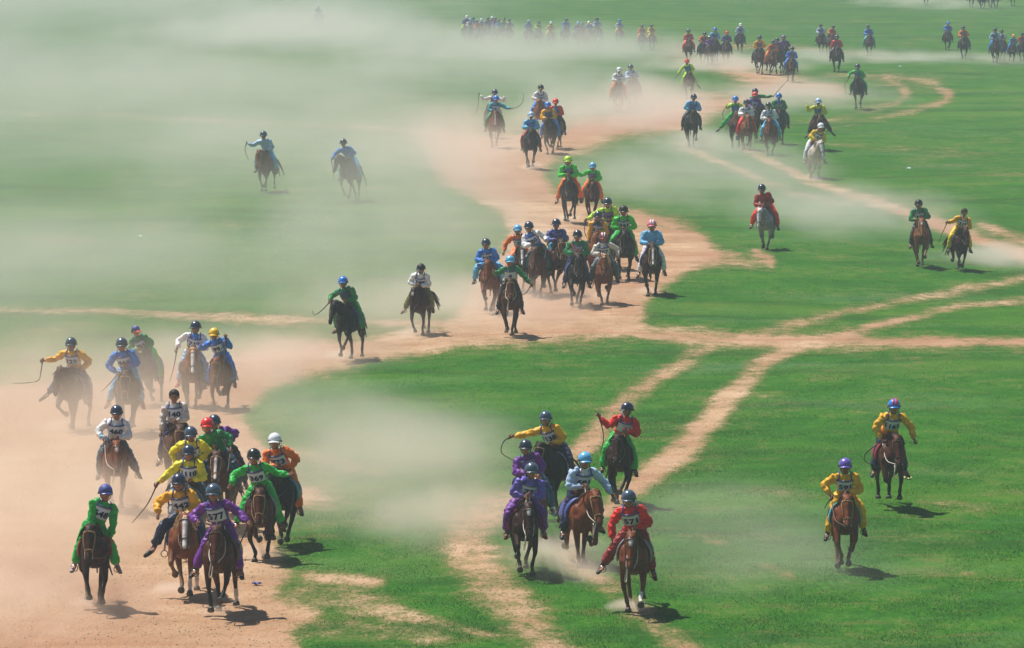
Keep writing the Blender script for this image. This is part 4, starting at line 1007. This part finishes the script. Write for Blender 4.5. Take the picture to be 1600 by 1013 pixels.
def place(i, e):
    x, y, z = ground_at(e['x'], e['y'])
    ppm = FPX / y
    full = e['y'] > 330
    hlen = (e['y'] - e['hy']) / ppm
    s = min(1.12, max(0.86, hlen / 2.10)) * 1.0
    rnd = random.Random(i * 13 + 5)
    hdeg = e.get('hd', rnd.uniform(-5, 5)); th = math.radians(hdeg)
    vy = y and FPX * CAMH / (y * y)
    def loc(px, py, f):             # photo point -> local metres at forward distance f
        wx = (px - e['x']) / ppm / s
        side = (wx - f * math.sin(th)) / math.cos(th)
        up = ((e['y'] - py) / ppm + f * s * vy / ppm) / s
        return np.array((f, side, up))
    FF = .55                         # the front hooves stand about here ahead of the horse's middle
    e = dict(e)
    def loc0(px, py, f):             # relative to the horse's middle, whose front hooves stand at (x, y)
        v = loc(px, py, f - FF); v[0] = f; v[1] += FF * math.tan(th) * 0; return v
    lean = np.clip(loc0(e['hx'], 0, .05)[1], -.22, .22)
    yaw = np.clip(((e.get('mx', e['x']) - e['x']) / ppm / s), -.25, .25)
    fwd = e.get('fwd', rnd.uniform(.08, .22))
    hands = []
    for k, sg in ((0, -1), (1, 1)):
        if 'h%d' % k in e:
            p = loc0(*e['h%d' % k], .22)
        else: p = np.array((.30, sg * rnd.uniform(.05, .10) + lean * .4, 1.50 + rnd.uniform(-.03, .04)))
        hands.append(p)
    feet = []
    for k, key in ((0, 'fl'), (1, 'fr')):
        sg = -1 if k == 0 else 1
        if key in e:
            p = loc0(*e[key], .02)
            if sg * p[1] < .30: p[1] = sg * .30
            p[2] = min(max(p[2], .66), 1.1)
        else: p = np.array((.04, sg * .335, .74 + rnd.uniform(-.03, .03)))
        feet.append(p)
    vox = .022 if e['y'] > 560 else (.026 if e['y'] > 330 else .036)
    horse, K = make_horse('horse', e['coat'], e.get('gait', i % 8), yaw, e.get('droop', rnd.uniform(.0, .7)), vox, e.get('blaze', 0), e.get('socks', 0), i, e.get('mane', rnd.choice((-1, 1))), full)
    body, arms, lg = make_person(e, lean, fwd, hands, feet, .016 if e['y'] > 560 else (.020 if e['y'] > 330 else .030), i, full)
    hnd = [a[1] + (a[1] - a[0]) / np.linalg.norm(a[1] - a[0]) * .06 for a in arms]
    rh = [h if abs(h[1]) < .28 else np.array((.30, h[1] * .2, 1.46)) for h in hnd]
    if abs(hnd[0][1]) >= .28 and abs(hnd[1][1]) < .28: rh[0] = hnd[1]
    if abs(hnd[1][1]) >= .28 and abs(hnd[0][1]) < .28: rh[1] = hnd[0]
    make_tack(horse, K, (.07, .035, .02) if i % 3 else (.35, .22, .10), e.get('rope', 0), full, rh, [l[1] + np.array((.03, 0, -.10)) if not e.get('kick%d' % q) else np.array((.04, (-1, 1)[q] * .33, .74)) for q, l in enumerate(lg)],
              [C['dred'], C['indigo'], C['brown'], C['grey'], C['teal']][i % 5])
    pit = math.radians(e.get('pit', random.Random(i * 3 + 1).uniform(-5, 4)))
    low = min(-(l[2] + l[3] * .07)[0] * math.sin(pit) + (l[2] + l[3] * .07)[2] * math.cos(pit) for l in K['legs'])
    air = K['air'] + e.get('lift', 0)
    bx, by = x - FF * s * math.sin(th), y + FF * s * math.cos(th)
    bz = height(bx, by) - (low - .012) * s + air * s
    rz = -math.pi / 2 + th
    for o in (horse, body):
        o.location = (bx, by, bz); o.rotation_euler = (0, pit, rz); o.scale = (s, s, s)
    # lift the person's origin to the saddle
    cn = e['coat']
    cname = dict(bay='bay', dbay='dark bay', black='black', chestnut='chestnut', light='pale chestnut', flaxen='flaxen maned', brown='brown', grey='grey', dun='cream white', roan='dull brown')[cn]
    tag(horse, '%s horse under rider in %s' % (cname, e['desc']), 'horse', 'horses galloping in the race')
    tag(body, 'child rider in ' + e['desc'], 'person', 'children riding in the race')
    if e.get('whip'):
        pts = []
        w = e['whip']
        near_i = 0 if abs(w[0][0] - to_px(0, 0)[0] * 0 - e['x']) >= 0 and (w[0][0] < e['x']) else 1
        hold = hnd[near_i]
        p0 = loc0(*w[0], hold[0])
        for q in w:
            p = loc0(*q, hold[0]) - p0 + hold
            pts.append(p)
        if len(w) == 3: pts[1][0] += .04
        wb = MB()
        d = pts[1] - pts[0]; d = d / np.linalg.norm(d)
        n = len(pts)
        wb.tube([(*(pts[0] - d * .05), .013)] + [(*p, .013 * (1 - .5 * (k / (n - 1)))) for k, p in enumerate(pts)], 6, 3)
        wo = link('whip', wb.mesh('whip'), cmat('leather', (.03, .02, .018)))
        gb = MB(); gb.tube([(*(pts[0] - d * .06), .017), (*(pts[0] + d * .07), .016)], 8, 1)
        link('handle', gb.mesh('handle'), cmat('wood', (.12, .05, .025)), wo)
        wo.location = body.location; wo.rotation_euler = body.rotation_euler; wo.scale = body.scale
        tag(wo, 'whip held by rider in ' + e['desc'], 'whip', 'whips held by the riders')

for i, e in enumerate(R):
    place(i, e)
# ------------------------------------------------------------------ air and dust
def volume_mat(name, color, dens, aniso=0.2, hetero=True, nscale=0.12, lo=0.42, hi=0.70, base=0.35, stretch=(1.0, 0.35, 1.3), seed=0.0):
    m, nt, bs, out = mat_new(name)
    N, L = nt.nodes, nt.links
    N.remove(bs)
    pv = N.new('ShaderNodeVolumePrincipled')
    pv.inputs['Color'].default_value = (*color, 1)
    pv.inputs['Density'].default_value = dens
    pv.inputs['Anisotropy'].default_value = aniso
    L.new(pv.outputs[0], out.inputs['Volume'])
    if hetero:
        tc = N.new('ShaderNodeTexCoord'); ln = N.new('ShaderNodeVectorMath'); ln.operation = 'LENGTH'
        L.new(tc.outputs['Object'], ln.inputs[0])
        fr = N.new('ShaderNodeMapRange'); fr.interpolation_type = 'SMOOTHERSTEP'
        fr.inputs['From Min'].default_value = 1.0; fr.inputs['From Max'].default_value = 0.2
        rw = N.new('ShaderNodeMath'); rw.operation = 'ADD'
        L.new(ln.outputs['Value'], rw.inputs[0]); L.new(rw.outputs[0], fr.inputs['Value'])
        ge = N.new('ShaderNodeNewGeometry')
        mp = N.new('ShaderNodeMapping'); mp.inputs['Scale'].default_value = stretch; mp.inputs['Location'].default_value = (seed, seed * 2, 0)
        L.new(ge.outputs['Position'], mp.inputs['Vector'])
        nz = N.new('ShaderNodeTexNoise'); nz.inputs['Scale'].default_value = nscale; nz.inputs['Detail'].default_value = 4
        nz.inputs['Roughness'].default_value = 0.58
        L.new(mp.outputs[0], nz.inputs['Vector'])
        rm = N.new('ShaderNodeMath'); rm.operation = 'MULTIPLY_ADD'; rm.inputs[1].default_value = -0.9; rm.inputs[2].default_value = 0.45
        L.new(nz.outputs['Fac'], rm.inputs[0]); L.new(rm.outputs[0], rw.inputs[1])
        nr = N.new('ShaderNodeMapRange'); nr.inputs['From Min'].default_value = lo; nr.inputs['From Max'].default_value = hi
        nr.inputs['To Min'].default_value = base; nr.inputs['To Max'].default_value = 1.0
        L.new(nz.outputs['Fac'], nr.inputs['Value'])
        a = N.new('ShaderNodeMath'); a.operation = 'MULTIPLY'; L.new(fr.outputs[0], a.inputs[0]); L.new(nr.outputs[0], a.inputs[1])
        b = N.new('ShaderNodeMath'); b.operation = 'MULTIPLY'; L.new(a.outputs[0], b.inputs[0]); b.inputs[1].default_value = dens
        L.new(b.outputs[0], pv.inputs['Density'])
    return m

def ico(sub=3):
    import bmesh
    bm = bmesh.new(); bmesh.ops.create_icosphere(bm, subdivisions=sub, radius=1.0)
    me = bpy.data.meshes.new('dust_cloud'); bm.to_mesh(me); bm.free(); return me
ICO = ico()

FAR, NEAR = (0.95, 0.93, 0.90), (0.985, 0.86, 0.72)
DUST_N = [0]
def dust(px, py, hw, rows, hpx, tau, warm, label, nscale=0.12, base=0.35, lo=0.42, hi=0.66, rot=0.0):
    """a cloud of raised dust lying on the plain: hw = half width, rows = half extent away from the viewer, hpx = height,
       all as they measure in the photograph; tau = how opaque it is through its middle"""
    y0, y1 = ground_at(px, max(py - rows, -150))[1], ground_at(px, py + rows)[1]
    yc = (y0 + y1) / 2; ry = (y0 - y1) / 2
    x, y, z = ground_at(px, py)
    ppm = FPX / y
    rx = hw / ppm; hz = hpx / ppm
    path = min(hz * 1.15 / (CAMH / y), ry * 1.6)
    dens = 1.7 * tau / max(path * 0.55, 0.1)
    col = tuple(a + (b - a) * warm for a, b in zip(FAR, NEAR))
    DUST_N[0] += 1
    m = volume_mat('dust', col, dens, 0.25, True, nscale * (3.2 if nscale < .3 else 1.5), 0.40, 0.63, min(1, base * 1.0 + .08), seed=DUST_N[0] * 7.3)
    o = bpy.data.objects.new('dust_cloud', ICO if DUST_N[0] == 1 else ICO.copy())
    COL.objects.link(o)
    o.data.materials.clear(); o.data.materials.append(m)
    o.location = (x * yc / y, yc, z)
    o.scale = (rx, ry, hz)
    o.rotation_euler = (0, 0, rot)
    tag(o, label, 'dust', 'dust raised by the galloping horses', 'stuff')
    return o

dust(150, 40, 900, 70, 120, 1.0, 0.1, 'pale dust bank along the top left of the plain', 0.04, 0.5)
dust(480, 66, 420, 34, 60, 0.9, 0.3, 'bright dust streaming left from the hazy row', 0.05, 0.4)
dust(840, 88, 420, 18, 70, .8, 0.25, 'dust trailing the hazy row of riders far behind', 0.05, 0.5)
dust(470, 66, 260, 26, 80, .9, 0.1, 'dense dust in front of the rider lost at the top left', 0.1, 0.8)
dust(-60, 200, 560, 150, 150, 0.8, 0.15, 'veil of grey dust over the far left grass', 0.05, 0.4)
dust(180, 330, 760, 260, 190, 0.45, 0.25, 'wide veil of pale dust hanging over the left grassland', 0.04, 0.7)
dust(100, 500, 700, 150, 200, .72, 0.35, 'veil of dust at the left edge above the pale track', 0.05, 0.6)
dust(480, 280, 420, 100, 130, .75, 0.35, 'dust blowing around the dusty pair', 0.05, 0.6)
dust(640, 400, 300, 130, 170, 1.0, 0.45, 'thick dust left of the middle group of riders', 0.06, 0.5)
dust(600, 510, 300, 70, 100, 1.0, 0.6, 'dust between the green and white lone riders', 0.10, 0.25)
dust(700, 250, 240, 70, 80, 1.2, 0.65, 'dust over the bend of the dirt track', 0.09, 0.3)
dust(680, 150, 500, 70, 100, 1.0, 0.25, 'dust left of the far bend riders', 0.06, 0.35)
dust(960, 190, 220, 40, 80, 1.7, 0.5, 'dust around the pair in white and orange', 0.08, 0.4)
dust(1110, 232, 150, 22, 34, 1.3, 0.5, 'dust at the feet of the group by the track', 0.12, 0.3)
dust(60, 690, 560, 150, 180, 1.3, 0.85, 'orange dust around the left front riders', 0.08, 0.45)
dust(380, 580, 300, 60, 80, 1.3, 0.75, 'dust over the track behind the riders in blue', 0.12, 0.35)
dust(30, 850, 420, 150, 150, 1.4, 1.0, 'orange dust behind the green rider numbered 648', 0.12, 0.4)
dust(20, 950, 330, 80, 70, 1.0, 1.0, 'low orange dust at the bottom left', 0.2, 0.3)
dust(600, 780, 380, 100, 140, .8, 0.65, 'drifting dust between the left and centre front groups', 0.07, 0.5)
dust(740, 825, 250, 60, 80, .85, 0.75, 'dust rolling left from the centre front riders', 0.14, 0.3)
dust(560, 690, 360, 70, 90, .7, 0.6, 'thin dust over the middle grass', 0.07, 0.6)
dust(880, 880, 150, 44, 50, 1.9, 0.85, 'dust kicked up behind the rider in red numbered 571', 0.4, 0.3)
dust(1080, 300, 330, 55, 90, .9, 0.35, 'thin dust beside the rider on the grey horse', 0.07, 0.3)
dust(1340, 350, 270, 45, 60, 0.9, 0.4, 'thin dust drifting left of the two right riders', 0.08, 0.3)
dust(1570, 405, 160, 22, 34, 1.5, 0.6, 'pale dust at the right edge on the track', 0.12, 0.4)
dust(800, 480, 230, 50, 60, 1.3, 0.8, 'dust among the legs of the middle group', 0.16, 0.35)
dust(1230, 160, 220, 30, 44, 1.1, 0.5, 'dust behind the far middle riders', 0.10, 0.3)
dust(1130, 105, 180, 16, 26, 1.5, 0.5, 'dust at the feet of the red and blue row', 0.10, 0.4)
dust(1330, 94, 200, 14, 22, 1.1, 0.4, 'faint dust between the far riders', 0.10, 0.3)
dust(1520, 98, 140, 12, 18, 0.9, 0.5, 'faint dust under the far right riders', 0.10, 0.3)
dust(1450, 8, 160, 14, 14, 0.8, 0.4, 'faint dust under the riders cut by the top edge', 0.10, 0.3)
dust(1140, 860, 380, 110, 70, 0.28, 0.6, 'faint dust left of the rider in the purple helmet', 0.08, 0.6)
# puffs thrown up by single horses
for (px, py, s, lab) in [(283, 925, 1, 'the flaxen horse of rider 442'), (160, 950, 1, 'the horse of rider 648'), (410, 868, 1.2, 'the horse of rider 369'), (345, 958, .8, 'the horse of rider 577'),
                         (660, 528, 1.2, 'the lone rider 140'), (540, 562, 1, 'the lone rider in green'), (950, 478, 1, 'the horse of rider 357'), (1017, 466, .8, 'the pink helmeted rider'),
                         (1278, 282, .7, 'the white horse'),
                         (900, 350, 1, 'the bright green pair'), (840, 265, 1, 'the rider in red trousers'), (105, 670, 1.2, 'the horse of rider 129'), (990, 955, .8, 'the horse of rider 571')]:
    dust(px - 10 * s, py - 4, 48 * s * (py + 224) / 1000, 10 * s, 18 * s * (py + 224) / 900, 1.3, 0.9, 'small puff of dust at the hooves of ' + lab, 0.7, 0.2)

import bmesh
hb = bmesh.new(); bmesh.ops.create_cube(hb, size=1.0)
for v in hb.verts: v.co = Vector((v.co.x * 800, 430 + v.co.y * 940, 7.3 + v.co.z * 17.4))
hz = bpy.data.meshes.new('haze'); hb.to_mesh(hz); hb.free()
tag(link('haze', hz, volume_mat('haze', (0.74, 0.84, 0.95), 0.0006, 0.1, False)), 'thin pale haze over the whole plain', 'haze', kind='stuff')
